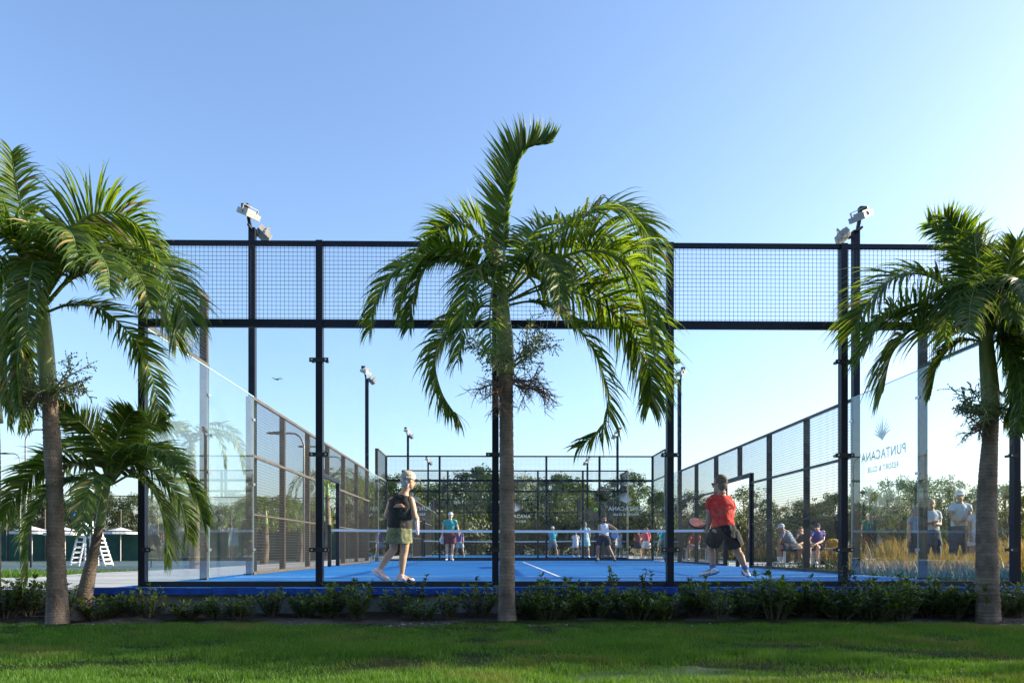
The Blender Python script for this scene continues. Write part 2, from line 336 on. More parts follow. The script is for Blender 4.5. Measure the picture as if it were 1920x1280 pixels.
def end_wall(y, inner, label, logos=(), pm='navy'):
    root = empty('court_end_wall', (0, y, 0), label, 'glass wall')
    for i in range(6):
        x = 2*i; g = MB(); g.box((x-0.038, y-0.045, 0.0), (x+0.038, y+0.045, HT))
        if y < 1: g.box((x-0.075, y-0.10, 0.0), (x+0.075, y+0.10, 0.012))
        g.build('post', M['tan' if (y == C2 and i == 5) else pm], root)
    for i in range(5):
        xa, xb = 2*i+0.04, 2*i+1.96
        g = MB(); g.box((xa, y-0.025, HT-0.052), (xb, y+0.025, HT-0.002)); g.build('top_rail', M[pm], root)
        g = MB(); g.box((xa, y-0.03, HG), (xb, y+0.03, HG+0.085)); g.build('middle_rail', M[pm], root)
        g = MB(); g.box((xa, y-0.03, 0.0), (xb, y+0.03, 0.062)); g.build('bottom_rail', M['black'], root)
        g = MB(); wires(g, (xa, y, 0), (xb, y, 0), HG+0.085, HT-0.052, 0.049, 0.0017 if y < 1 else 0.002); g.build('mesh_panel', M['wire'], root)
        g = MB(); yy = y+inner*0.052; g.box((2*i+0.006, yy-0.005, 0.065), (2*i+1.994, yy+0.005, HG-0.004)); gp = g.build('glass_panel', M['glass'], root)
        if i in logos: logo(gp, (2*i+1, yy, 1.88), (inner*-1, 0, 0) if inner > 0 else (-1, 0, 0), (0, 1, 0)) if y < 24 else logo(gp, (2*i+1, yy, 1.82), (1, 0, 0), (0, -1, 0))
    for i in range(6):
        x = 2*i
        for z in (0.42, 1.50, 2.57):
            g = MB(); a = 0 if i == 0 else -0.108; b = 0 if i == 5 else 0.108; yy = y-inner*0.051
            g.box((x+a, yy-0.006, z-0.024), (x+b, yy+0.006, z+0.024))
            for sx in ([a*0.72] if a else [])+([b*0.72] if b else []):
                g.box((x+sx-0.016, min(yy, y+inner*0.045), z-0.014), (x+sx+0.016, max(yy, y+inner*0.045), z+0.014), 0)
                g.loft([(x+sx, yy-0.006*1, z), (x+sx, yy-0.016, z)], [0.011, 0.011], n=8, mi=1)
            g.build('glass_clamp', [M['black'], M['steel']], root)
    return root
end_wall(0.0, 1, 'dark framed glass end wall nearest the lawn, full width of the near court')
end_wall(20.0, -1, 'glass end wall at the far end of the near court, behind the teal shirt player', logos=(0, 4))
end_wall(C2, 1, 'glass end wall facing the camera on the farther court, logo in its middle panel', logos=(2,))
end_wall(C2+20, -1, 'most distant glass end wall, closing the farther court before the trees')
def side_wall(x, y0, inner, label, logos=()):
    root = empty('court_side_wall', (x, y0, 0), label, 'mesh fence')
    out = -inner
    for yy in (2, 4, 6, 8, 12, 14, 16, 18):
        h = HT if yy in (2, 18) else HG; g = MB(); xx = x+out*0.055
        g.box((xx-0.05, y0+yy-0.04, -0.0), (xx+0.05, y0+yy+0.04, h)); g.build('post', M['brown'], root)
    g = MB(); g.box((x+out*0.055-0.05, y0+9.96, 2.16), (x+out*0.055+0.05, y0+10.04, HG)); g.build('post', M['brown'], root)
    def rail(ya, yb, z, h=0.045, nm='rail', m='brown'):
        g = MB(); g.box((x-0.02, y0+ya, z-h/2), (x+0.02, y0+yb, z+h/2)); g.build(nm, M[m], root)
    for a, b in ((0.05, 2), (18, 19.95)):
        rail(a, b, HT-0.025); rail(a, b, HG+0.03, 0.04)
        g = MB(); wires(g, (x, y0+a, 0), (x, y0+b, 0), HG+0.05, HT-0.05, 0.049, 0.002); g.build('mesh_panel', M['wire'], root)
    rail(4, 16, HG-0.022, 0.05, 'top_rail')
    for a, b in ((4, 9), (11, 16)):
        rail(a, b, 1.97); rail(a, b, 1.0, 0.022); rail(a, b, 0.03, 0.05, 'bottom_rail')
    for a, b in ((4,6),(6,8),(8,9),(11,12),(12,14),(14,16)):
        g = MB(); wires(g, (x, y0+a, 0), (x, y0+b, 0), 0.055, HG-0.05, 0.05, 0.0022); g.build('mesh_panel', M['wire_side'], root)
    g = MB(); wires(g, (x, y0+9, 0), (x, y0+11, 0), 2.2, HG-0.05, 0.05, 0.0022); g.build('mesh_panel', M['wire_side'], root)
    g = MB()
    for yy in (9, 11): g.box((x-0.045, y0+yy-0.045, 0), (x+0.045, y0+yy+0.045, 2.11))
    g.box((x-0.045, y0+8.955, 2.112), (x+0.045, y0+11.045, 2.20)); g.build('gate_frame', M['navy'], root)
    for a in (0, 2, 16, 18):
        g = MB(); xx = x+inner*0.012; g.box((xx-0.005, y0+a+0.006+(0.06 if a == 0 else 0), 0.03), (xx+0.005, y0+a+1.994-(0.06 if a == 18 else 0), HG-0.004)); gp = g.build('glass_panel', M['side_glass'], root)
        e = MB(); e.box((xx-.006, y0+a+.01, HG-.0035), (xx+.006, y0+a+1.99, HG+.006)); e.box((xx-.006, y0+a+1.9945, .04), (xx+.006, y0+a+1.9985, HG+.006)); e.build('glass_edge_highlight', M['edge'], gp)
        if a in logos: logo(gp, (xx, y0+a+1.0, 1.84), (0, out, 0), (out, 0, 0))
    for yy in (2, 4, 16, 18):
        for z in (0.42, 1.50, 2.57):
            g = MB(); g.box((x+inner*0.018, y0+yy-0.05, z-0.02), (x+inner*0.026, y0+yy+0.05, z+0.02)); g.build('glass_clamp', M['steel'], root)
    return root
side_wall(0.0, 0.0, 1, 'left side wall of the near court, glass then brown framed mesh with a gate opening')
side_wall(10.0, 0.0, -1, 'right side wall of the near court with a palm leaf logo on its glass', logos=(2, 16))
side_wall(0.0, C2, 1, 'left side mesh wall of the farther court')
side_wall(10.0, C2, -1, 'right side mesh wall of the farther court')
def court_net(y, label):
    root = empty('court_net', (5, y, 0), label, 'net')
    g = MB(); n = 24
    def top(x): return 0.86+0.03*((x-5)/5)**2
    step = 0.045; k = int(10/step)
    for i in range(k+1):
        x = 10*i/k; g.obox((x, y, (top(x)+0.02)/2), V((0.0014,0,0)), V((0,0.0014,0)), V((0,0,(top(x)-0.02)/2)))
    z = 0.03
    while z < 0.84: g.box((0, y-0.0014, z-0.0014), (10, y+0.0014, z+0.0014)); z += step
    g.build('net_mesh', M['black'], root)
    g = MB()
    for i in range(n):
        xa, xb = 10*i/n, 10*(i+1)/n
        vs = [(xa,y-.008,top(xa)-.03),(xb,y-.008,top(xb)-.03),(xb,y-.008,top(xb)+.03),(xa,y-.008,top(xa)+.03),(xa,y+.008,top(xa)-.03),(xb,y+.008,top(xb)-.03),(xb,y+.008,top(xb)+.03),(xa,y+.008,top(xa)+.03)]
        g.add(vs, [(0,1,2,3),(5,4,7,6),(3,2,6,7),(1,0,4,5)])
    g.build('net_band', M['white'], root)
    for x in (-0.0, 10.0):
        g = MB(); g.box((x-0.04, y-0.04, 0), (x+0.04, y+0.04, 1.02)); g.build('net_post', M['black'], root)
court_net(10.0, 'net with a white top band across the near court')
court_net(C2+10, 'net with a white top band across the farther court')

# ------------------------------------------------------------------ floodlights, street lamps
def floodlight(x, y, h, label, rz=0):
    root = empty('floodlight_pole', (x, y, 0), label, 'floodlight', 'floodlight poles around the courts')
    g = MB(); g.box((x-0.055, y-0.055, 0), (x+0.055, y+0.055, h)); g.box((x-0.12, y-0.12, 0), (x+0.12, y+0.12, 0.015)); g.build('pole', M['navy'], root)
    sx = 1 if x < 5 else -1
    g = MB(); g.bar((x-sx*0.02, y, h-0.06), (x-sx*0.10, y, h+0.36), 0.035); g.bar((x, y-0.24, h-0.03), (x, y+0.24, h-0.03), 0.022)
    g.box((x-sx*0.12-0.06, y-0.05, h+0.33), (x-sx*0.12+0.06, y+0.05, h+0.41)); g.build('bracket', M['black'], root)
    for (dx, dy, dz, tilt, yw) in ((-0.01, -0.17, 0.17, 0.45, 0.5), (0.13, 0.20, -0.02, 0.7, -0.5)):
        c = V((x+sx*dx, y+dy, h+dz)); a = V((sx*math.cos(tilt), 0, -math.sin(tilt))); b = V((0, 1, 0)); d = a.cross(b)
        if d.z < 0: d = -d
        ym = Matrix.Rotation(-sx*yw, 3, 'Z'); a = ym @ a; b = ym @ b; d = ym @ d
        g = MB(); g.obox(c, a*0.125, b*0.15, d*0.045); g.obox(c+d*0.062-a*.02, a*0.075, b*0.09, d*0.017)
        for q in (-1, 1): g.obox(c+b*.160*q+d*.05, a*.014, b*.006, d*.07)
        g.obox(c+d*.12, a*.014, b*.166, d*.006); lh = g.build('lamp_head', M['lampgrey'], root)
        g = MB(); g.obox(c-d*0.047, a*0.110, b*0.135, d*0.002); g.build('lens', M['lens'], lh)
for (x, y, h, l) in ((-0.13, 4.4, 5.9, 'tall floodlight pole at the near left of the near court'),
                     (10.22, 4.35, 5.9, 'tall floodlight pole at the near right of the near court'),
                     (-0.13, 16.4, 6.0, 'floodlight pole at the far left of the near court, beyond the mesh'),
                     (10.13, 16.4, 6.0, 'floodlight pole at the far right of the near court, beside the dark glass post'),
                     (-0.2, C2+4, 6.05, 'floodlight pole at the near left of the farther court, thin above its top rail'),
                     (10.2, C2+4, 6.05, 'floodlight pole at the near right of the farther court'),
                     (-0.2, C2+16, 6.05, 'small distant floodlight on the left, above the trees'),
                     (10.2, C2+16, 6.05, 'small distant floodlight on the right, above the trees')):
    floodlight(x, y, h, l)
def street_lamp(px, py, d, dirx, label):
    top = at(px, py, d); root = empty('street_lamp', (top.x, top.y, ZG), label, 'street lamp', 'curved arm lamps left of the courts')
    g = MB(); pts = [(top.x, top.y, ZG)]+[(top.x, top.y, top.z-0.5)]
    for k in range(1, 7):
        a = k/6*math.pi/2; pts.append((top.x+dirx*0.4*(1-math.cos(a)), top.y, top.z-0.5+0.5*math.sin(a)))
    pts.append((top.x+dirx*0.7, top.y, top.z+0.0)); g.loft(pts, [0.05]+[0.035]*(len(pts)-1), n=8); g.build('pole', M['galv'], root, True)
    g = MB(); g.loft([(top.x+dirx*0.65, top.y, top.z), (top.x+dirx*0.9, top.y, top.z+0.01), (top.x+dirx*1.25, top.y, top.z)], [(0.05,0.04),(0.11,0.06),(0.07,0.03)], n=8, side=V((0,1,0)))
    g.build('lamp_head', M['black'], root, True)
street_lamp(48, 805, 30, 1, 'grey street lamp with arm to the right, behind the tall left palm')
street_lamp(38, 850, 45, -1, 'small street lamp with arm to the left, lowest on the far left')
street_lamp(570, 812, 26, -1, 'nearest curved street lamp seen through the left mesh wall')
street_lamp(612, 837, 34, -1, 'second curved street lamp seen through the left mesh wall, next to the dark glass post')
street_lamp(642, 856, 43, -1, 'farthest curved street lamp seen through the left mesh wall')

# ------------------------------------------------------------------ palms
def frond(parent, pts, rng, L=0.5, n=92, wind=V((0,0,0)), droop=1.0, spread=1.0, width=0.0140, sides=(1, 1), up=V((0, 0, 1)), t0=0.14, tw=None, ragged=0.24):
    R = cat_rom(pts, 44); g = MB()
    N = len(R); tang = [(R[min(i+1,N-1)]-R[max(i-1,0)]).normalized() for i in range(N)]
    g.loft(R, [(0.016*(1-i/(N-1))**0.8+0.0025, 0.011*(1-i/(N-1))+0.002) for i in range(N)], n=5, mi=1)
    side = tang[0].cross(up)
    if side.length < 0.2: side = V((0, 1, 0)).cross(tang[0])
    side.normalize(); sds = []
    zr = abs(pts[-1].y-pts[0].y)/max(.1, (V(pts[-1])-V(pts[0])).length)
    if tw is None: tw = (0.95*(1-zr)+rng.uniform(-.2, .2))*rng.choice((-1, 1))
    for i, t in enumerate(tang):
        side = (side-t*side.dot(t)).normalized(); sds.append(Matrix.Rotation(tw*(0.35+0.65*i/N), 3, t) @ side)
    for i in range(n):
        for k, sg in enumerate((1, -1)):
            if sides[k] <= 0: continue
            t = t0+(1-t0)*(i+rng.random()*0.6)/n; fi = t*(N-1); a = min(int(fi), N-2); u = fi-a
            p = R[a].lerp(R[a+1], u); T = tang[a]; Sd = sds[a]*sg; Nn = Sd.cross(T)*sg
            if Nn.z < 0 and abs(T.z) < 0.8: Nn = -Nn
            prof = (0.55+0.45*min(1, (t-t0)/0.2))*(1-0.55*max(0, (t-0.55)/0.45)**1.4)
            l = L*prof*rng.uniform(1-ragged, 1+ragged*0.6)*sides[k]
            ang = math.radians(74-36*t+rng.uniform(-11, 11))
            d = (Sd*math.sin(ang)*spread+T*math.cos(ang)+Nn*(0.28+rng.uniform(-.12, .12))).normalized()
            wd = width*rng.uniform(0.8, 1.15)*(1-0.3*t); seg = 6; q = p.copy(); cur = d; rows = []
            roll = rng.uniform(-0.9, 0.9); dr = droop*rng.uniform(0.5, 1.6)
            for j in range(seg+1):
                f = j/seg; ws = wd*(0.45+0.55*math.sin(math.pi*min(1, f*1.05+0.12)))*(1-f**3)+0.0008
                nn = (T.cross(cur)); nn = nn.normalized() if nn.length > 1e-4 else Nn
                b = cur.cross(nn).normalized(); b = (b*math.cos(roll)+nn*math.sin(roll))
                up2 = cur.cross(b)
                rows.append((q+b*ws, q-up2*ws*0.35*0, q-b*ws)); rows[-1] = (rows[-1][0]+up2*ws*0.35, q.copy(), rows[-1][2]+up2*ws*0.35)
                if f > 0.55 and rng.random() < 0.04: dr *= 2.2
                cur = (cur+(V((0, 0, -1))*dr*0.33+wind*0.25)*(0.3+f*1.1)).normalized(); q = q+cur*(l/seg)
            vs = [v for r in rows for v in r]; fs = []
            for j in range(seg): fs += [(j*3, j*3+1, j*3+4, j*3+3), (j*3+1, j*3+2, j*3+5, j*3+4)]
            g.add(vs, fs, 2 if rng.random() < 0.045 else 0)
    o = g.build('frond', [M['frond'], M['rachis'], M['dry']], parent, True); return o
def flower_stalk(parent, base, dirs, rng, Lr, green, berries, m=None, n2=14, n3=9):
    g = MB()
    def twig(p, d, L, r, lvl):
        pts = [p]; cur = d.normalized(); q = p.copy(); k = 5
        for i in range(k):
            cur = (cur+V((rng.uniform(-.25,.25), rng.uniform(-.25,.25), rng.uniform(-.2,.2)+(-0.06 if lvl else 0.05)))).normalized(); q = q+cur*L/k; pts.append(q.copy())
            if lvl < 2:
                for _ in range((n2 if lvl == 0 else n3)//k+1):
                    dd = (cur*0.6+V((rng.uniform(-1,1), rng.uniform(-1,1), rng.uniform(-.8,.9)))*0.8).normalized(); twig(q, dd, L*(0.62 if lvl == 0 else 0.5)*rng.uniform(.6, 1.1), r*0.5, lvl+1)
            elif berries and rng.random() < berries: g.ball(q+V((0,0,-0.004)), rng.uniform(0.0045, 0.0085), n=5, mi=1)
        g.loft(pts, [r*(1-0.6*i/k) for i in range(k+1)], n=4 if lvl else 6, mi=0, cap=False)
    for d in dirs: twig(V(base), V(d), Lr*rng.uniform(.8, 1.1), 0.012, 0)
    return g.build('flower_stalk', [M['twig_green' if green else 'twig_brown'], M['berry']], parent, True)
def palm(trunk_px, shaft_px, d, label, fronds, seed, stalks=(), group='young palm trees planted along the court wall', L=0.64, dense=0.34):
    rng = random.Random(seed)
    tp = [(at(x, y, d), wpx/F*d/2) for x, y, wpx in trunk_px]
    root = empty('palm_tree', tp[0][0], label, 'palm tree', group)
    P = cat_rom([p for p, r in tp], 170); rr = np.interp(np.linspace(0, 1, 170), np.linspace(0, 1, len(tp)), [r for p, r in tp])
    scar = {int(q+rng.uniform(-1, 1)) for q in np.arange(3, 170, 4.6)}; rad = [r*(1-(0.045 if i in scar else 0)+(0.02 if i-1 in scar else 0)+rng.uniform(-.010, .010)) for i, r in enumerate(rr)]
    P[0] = P[0]+V((0, 0, -0.08)); rad[0] *= 1.08
    g = MB(); g.loft(P, rad, n=20); g.build('trunk', M['trunk'], root, True)
    sp = [(at(x, y, d), wpx/F*d/2) for x, y, wpx in shaft_px]; Q = cat_rom([p for p, r in sp], 20)
    r2 = np.interp(np.linspace(0, 1, 20), np.linspace(0, 1, len(sp)), [r for p, r in sp])
    g = MB(); g.loft(Q, list(r2), n=18); g.build('crownshaft', M['shaft'], root, True)
    for fr in fronds:
        px = fr['p']; zz = fr.get('z', 0); k = len(px)
        pts = [at(x, y, d+ (zz[i] if isinstance(zz, (list, tuple)) else zz*(i/(k-1))**1.0)) for i, (x, y) in enumerate(px)]
        kw = {a: b for a, b in fr.items() if a not in ('p', 'z')}; kw.setdefault('L', L)
        frond(root, pts, rng, **kw)
        if rng.random() < dense and zz != 0.1:
            a, b, c = rng.uniform(-.16, .16), rng.uniform(-.14, .10), rng.choice((-1, 1))*rng.uniform(.15, .4); p0 = pts[0]
            q = [p0+(p-p0)*rng.uniform(.86, .97)+V((a, c, b))*(i/(k-1)) for i, p in enumerate(pts)]; kw['L'] = kw['L']*.9; frond(root, q, rng, **kw)
    for st in stalks:
        flower_stalk(root, at(*st['at'], d), st['dirs'], rng, st['L'], st['green'], st['b'])
    return root
palm([(951,1164,37),(950,1120,31),(951,1000,28),(950,880,27),(949,760,26),(948,700,28)], [(948,703,33),(947,640,32),(944,600,27),(943,560,22),(944,520,16)], 7.75,
     'tall palm in the middle of the picture, before the glass wall', [
  dict(p=[(944,560),(945,470),(947,390),(960,320),(984,278),(1034,266)], z=0.1, sides=(0.3,1.0), wind=V((-0.4,0,0.5)), droop=0.10, n=104, L=0.43, t0=0.20, tw=0.0, spread=0.72, width=0.021),
  dict(p=[(946,550),(1000,482),(1070,420),(1140,392),(1195,415),(1224,470)], z=-0.2, droop=0.8),
  dict(p=[(948,560),(1010,505),(1095,470),(1170,490),(1210,560),(1228,640)], z=-0.55, droop=0.9),
  dict(p=[(952,572),(1000,566),(1058,590),(1112,655),(1140,740),(1128,800),(1085,838)], z=0.25, droop=0.75, L=0.46),
  dict(p=[(950,565),(1040,528),(1130,550),(1190,610),(1218,690),(1222,745)], z=0.2, droop=0.9),
  dict(p=[(948,555),(1030,470),(1120,440),(1190,470),(1215,540)], z=0.7, droop=0.8),
    dict(p=[(942,552),(885,500),(810,480),(745,505),(706,560),(692,625)], z=0.1, droop=0.8, L=0.42),
  dict(p=[(940,572),(890,578),(842,612),(816,670),(828,735),(862,788)], z=-0.3, droop=0.9, L=0.44),
  dict(p=[(941,556),(895,500),(850,465),(800,475),(762,530),(750,580)], z=-0.45, droop=0.8, L=0.42),
  dict(p=[(941,556),(910,500),(885,520),(868,600),(858,680)], z=-0.8, droop=0.9, L=0.45),
  dict(p=[(944,556),(935,500),(925,530),(918,600),(922,660)], z=-0.9, droop=0.8, L=0.38, n=50),
  dict(p=[(946,554),(985,490),(1020,480),(1045,520),(1050,590)], z=-0.8, droop=0.9, L=0.40),
  dict(p=[(945,550),(975,470),(1015,425),(1065,415),(1110,440)], z=0.8, droop=0.5, L=0.42),
  dict(p=[(943,550),(905,460),(865,420),(825,430),(800,470)], z=0.7, droop=0.7, L=0.38),
  dict(p=[(943,550),(920,470),(900,420),(870,395)], z=0.35, droop=0.5, L=0.36, n=50),
 ], 11, [dict(at=(949,700), dirs=[(0.9,-.3,.75),(0.6,-.5,.5),(-.8,-.2,.55),(-.5,-.6,.3)], L=0.42, green=True, b=0.6),
         dict(at=(949,712), dirs=[(0.9,-.4,-.1),(0.6,-.6,-.45),(-.8,-.4,-.35),(0.9,.2,.1),(-.3,-.6,-.6)], L=0.36, green=False, b=0)])
palm([(108,1164,42),(107,1120,37),(105,1030,30),(103,930,29),(98,830,31),(93,735,26)], [(92,738,30),(88,690,30),(84,640,29),(81,598,25),(80,560,18)], 7.5,
     'tall palm on the left with its crown cut by the picture edge', [
  dict(p=[(80,560),(60,470),(40,390),(28,330),(22,285)], z=-0.1, droop=0.5, n=70, sides=(0.8,0.8), L=0.42),
  dict(p=[(82,562),(105,480),(150,415),(205,398),(255,420),(292,470)], z=-0.2, droop=0.75),
  dict(p=[(84,572),(150,505),(240,475),(300,500),(338,560),(350,610)], z=-0.3, droop=0.8),
  dict(p=[(84,575),(140,520),(220,505),(280,540),(318,600),(328,640)], z=0.3, droop=0.8),
  dict(p=[(88,585),(130,572),(190,580),(250,635),(282,700),(300,775)], z=0.1, droop=0.5, L=0.40),
  dict(p=[(84,570),(120,470),(175,430),(225,450),(260,510)], z=0.7, droop=0.8),
  dict(p=[(78,565),(95,470),(110,430),(135,440),(150,500)], z=-0.85, droop=0.8, L=0.42),
  dict(p=[(76,565),(50,480),(20,440),(-20,460),(-45,530)], z=-0.5, droop=0.8),
  dict(p=[(76,570),(30,520),(-25,520),(-70,580),(-90,660)], z=0.0, droop=0.8),
  dict(p=[(76,575),(45,560),(20,610),(12,690),(18,760)], z=-0.4, droop=0.9, L=0.36, spread=0.5),
  dict(p=[(76,575),(50,540),(36,590),(32,680),(40,770)], z=-0.75, droop=1.0, L=0.34, spread=0.5),
  dict(p=[(78,570),(70,500),(60,500),(52,570),(55,640)], z=-0.95, droop=0.9, L=0.38),
  dict(p=[(78,560),(30,450),(-5,380),(-20,320)], z=0.3, droop=0.5, L=0.42),
  dict(p=[(80,565),(150,470),(215,470),(262,520),(285,580)], z=-0.7, droop=0.8, L=0.42),
 ], 12, [dict(at=(93,738), dirs=[(0.9,-.2,.35),(0.7,-.5,.15)], L=0.36, green=True, b=0.6),
         dict(at=(93,742), dirs=[(-.9,-.3,.25),(-.7,-.6,.35)], L=0.34, green=True, b=0.6),
         dict(at=(93,745), dirs=[(-.95,-.3,-.1),(-.8,-.3,-.35)], L=0.30, green=False, b=0.9)], L=0.56)
palm([(150,1166,34),(162,1100,27),(177,1030,18),(187,985,15)], [(187,987,17),(192,955,17),(198,925,14),(203,895,10)], 7.85,
     'small leaning palm with low drooping fronds beside the tall left one', [
  dict(p=[(205,905),(195,850),(160,800),(110,765)], z=-0.3, droop=0.3, L=0.33, wind=V((-.1,0,.25))),
  dict(p=[(203,905),(160,872),(100,868),(45,905),(5,975)], z=-0.2, droop=0.7, L=0.40),
  dict(p=[(202,910),(140,900),(85,930),(55,1000),(52,1085)], z=-0.6, droop=0.6, L=0.36),
  dict(p=[(207,905),(225,850),(265,800),(310,790)], z=0.2, droop=0.6, L=0.34),
  dict(p=[(208,905),(265,850),(325,868),(365,925),(385,980)], z=-0.1, droop=0.75, L=0.40),
  dict(p=[(208,908),(255,890),(295,935),(310,1000),(308,1050)], z=-0.35, droop=0.6, L=0.38),
  dict(p=[(206,905),(215,840),(235,790),(250,770)], z=-0.5, droop=0.4, L=0.30),
  dict(p=[(207,905),(245,845),(295,840),(340,880)], z=-0.6, droop=0.7, L=0.36),
  dict(p=[(204,905),(180,850),(130,830),(85,850),(60,890)], z=0.4, droop=0.7, L=0.36),
  dict(p=[(204,908),(185,890),(160,930),(155,1000)], z=-0.7, droop=0.7, L=0.30, n=46),
  dict(p=[(207,905),(250,870),(310,900),(345,960),(350,1010)], z=0.35, droop=0.7, L=0.38),
 ], 13, L=0.30, dense=0)
palm([(1853,1166,43),(1852,1110,40),(1850,1000,36),(1852,900,32),(1856,830,27),(1858,775,27)], [(1858,779,31),(1856,730,31),(1852,680,28),(1849,640,24),(1850,600,17)], 7.7,
     'tall palm near the right edge before the logo glass', [
  dict(p=[(1848,625),(1843,560),(1834,500),(1826,440)], z=-0.2, droop=0.25, n=74, L=0.42, wind=V((-.1,0,.2))),
  dict(p=[(1847,630),(1800,560),(1735,515),(1670,525),(1622,575),(1600,620)], z=0.2, droop=0.6),
  dict(p=[(1846,640),(1780,608),(1715,615),(1672,665),(1656,735)], z=-0.3, droop=0.75),
  dict(p=[(1847,635),(1785,585),(1715,570),(1655,600),(1625,655)], z=-0.6, droop=0.7),
  dict(p=[(1848,630),(1815,520),(1780,450),(1740,420)], z=0.3, droop=0.4, L=0.40),
  dict(p=[(1852,630),(1900,560),(1960,530),(2010,560)], z=-0.2, droop=0.8),
  dict(p=[(1852,635),(1895,600),(1945,640),(1970,720)], z=-0.5, droop=0.9),
  dict(p=[(1852,645),(1882,640),(1908,690),(1915,760),(1905,810)], z=-0.7, droop=0.9, L=0.40, spread=0.6),
  dict(p=[(1852,635),(1880,560),(1905,510),(1930,470)], z=0.1, droop=0.3, L=0.40),
  dict(p=[(1850,630),(1830,550),(1805,530),(1780,580),(1770,640)], z=-0.85, droop=0.9, L=0.42),
  dict(p=[(1850,630),(1862,550),(1885,540),(1900,600)], z=-0.9, droop=0.9, L=0.40),
  dict(p=[(1849,640),(1800,640),(1760,680),(1745,740)], z=0.5, droop=0.7, L=0.36),
  dict(p=[(1848,630),(1850,570),(1865,530),(1890,510)], z=0.6, droop=0.5, L=0.40),
 ], 14, [dict(at=(1857,785), dirs=[(-.95,-.2,.5),(-.8,-.5,.3)], L=0.38, green=True, b=0.9),
         dict(at=(1857,790), dirs=[(-.9,-.3,-.5),(-.7,-.5,-.3)], L=0.28, green=False, b=0),
         dict(at=(1857,780), dirs=[(.8,-.4,.1),(.6,-.6,.3)], L=0.25, green=True, b=0.5)])
palm([(-18,1150,36),(-16,1000,30),(-14,860,26),(-16,790,26)], [(-12,792,32),(-16,740,30),(-20,690,22),(-20,660,14)], 8.05,
     'palm mostly outside the left edge, drooping fronds showing beside the tall left palm', [
  dict(p=[(-20,680),(10,620),(40,640),(50,720),(48,800)], z=-0.2, droop=0.8, L=0.32, spread=0.6),
  dict(p=[(-20,680),(0,600),(20,620),(22,700),(15,790)], z=-0.5, droop=0.9, L=0.32, spread=0.6),
  dict(p=[(-20,680),(-10,580),(10,520),(45,500)], z=0.3, droop=0.6, L=0.40),
  dict(p=[(-20,680),(-40,600),(-90,580)], z=0, droop=0.8, L=0.40),
 ], 15)
# paler palms beyond the left wall
def far_palm(px, py, d, hpx, label, seed):
    rng = random.Random(seed); base = at(px, CY+(CAM.z-ZG)/d*F, d); H = (CY-py)/F*d+CAM.z; top = V((base.x+rng.uniform(-.1,.1), base.y, H))
    root = empty('palm_tree', base, label, 'palm tree', 'palm trees left of the courts')
    g = MB(); P = cat_rom([base, base.lerp(top, 0.5)+V((0.05,0,0)), top], 24); g.loft(P, [0.14-0.05*i/23 for i in range(24)], n=10); g.build('trunk', M['trunk'], root, True)
    P = cat_rom([top, top+V((0,0,0.3)), top+V((0,0,0.55))], 8); g = MB(); g.loft(P, [0.10-0.06*i/7 for i in range(8)], n=10); g.build('crownshaft', M['shaft'], root, True)
    c = top+V((0, 0, 0.45))
    for k in range(9):
        a = k*2.4+rng.uniform(-.3,.3); e = 0.9-0.55*(k/9); u = V((math.cos(a), math.sin(a), 0)); R = hpx/F*d
        pts = [c, c+u*R*0.3+V((0,0,R*0.45*e)), c+u*R*0.7+V((0,0,R*0.45*e)), c+u*R+V((0,0,R*(0.4*e-0.3))), c+u*R*1.12+V((0,0,R*(0.3*e-0.75)))]
        frond(root, pts, rng, L=R*0.34, n=34, droop=0.8, width=0.02)
far_palm(365, 870, 17, 85, 'palm standing beyond the left glass panels', 21)
far_palm(492, 985, 24, 62, 'low palm beyond the left mesh wall, next to the second post', 22)
far_palm(560, 985, 30, 50, 'low palm beyond the left mesh wall, near the gate opening', 23)
far_palm(612, 930, 29, 62, 'thin palm seen through the left gate opening', 24)
far_palm(640, 945, 34, 62, 'palm beyond the far part of the left mesh wall', 25)

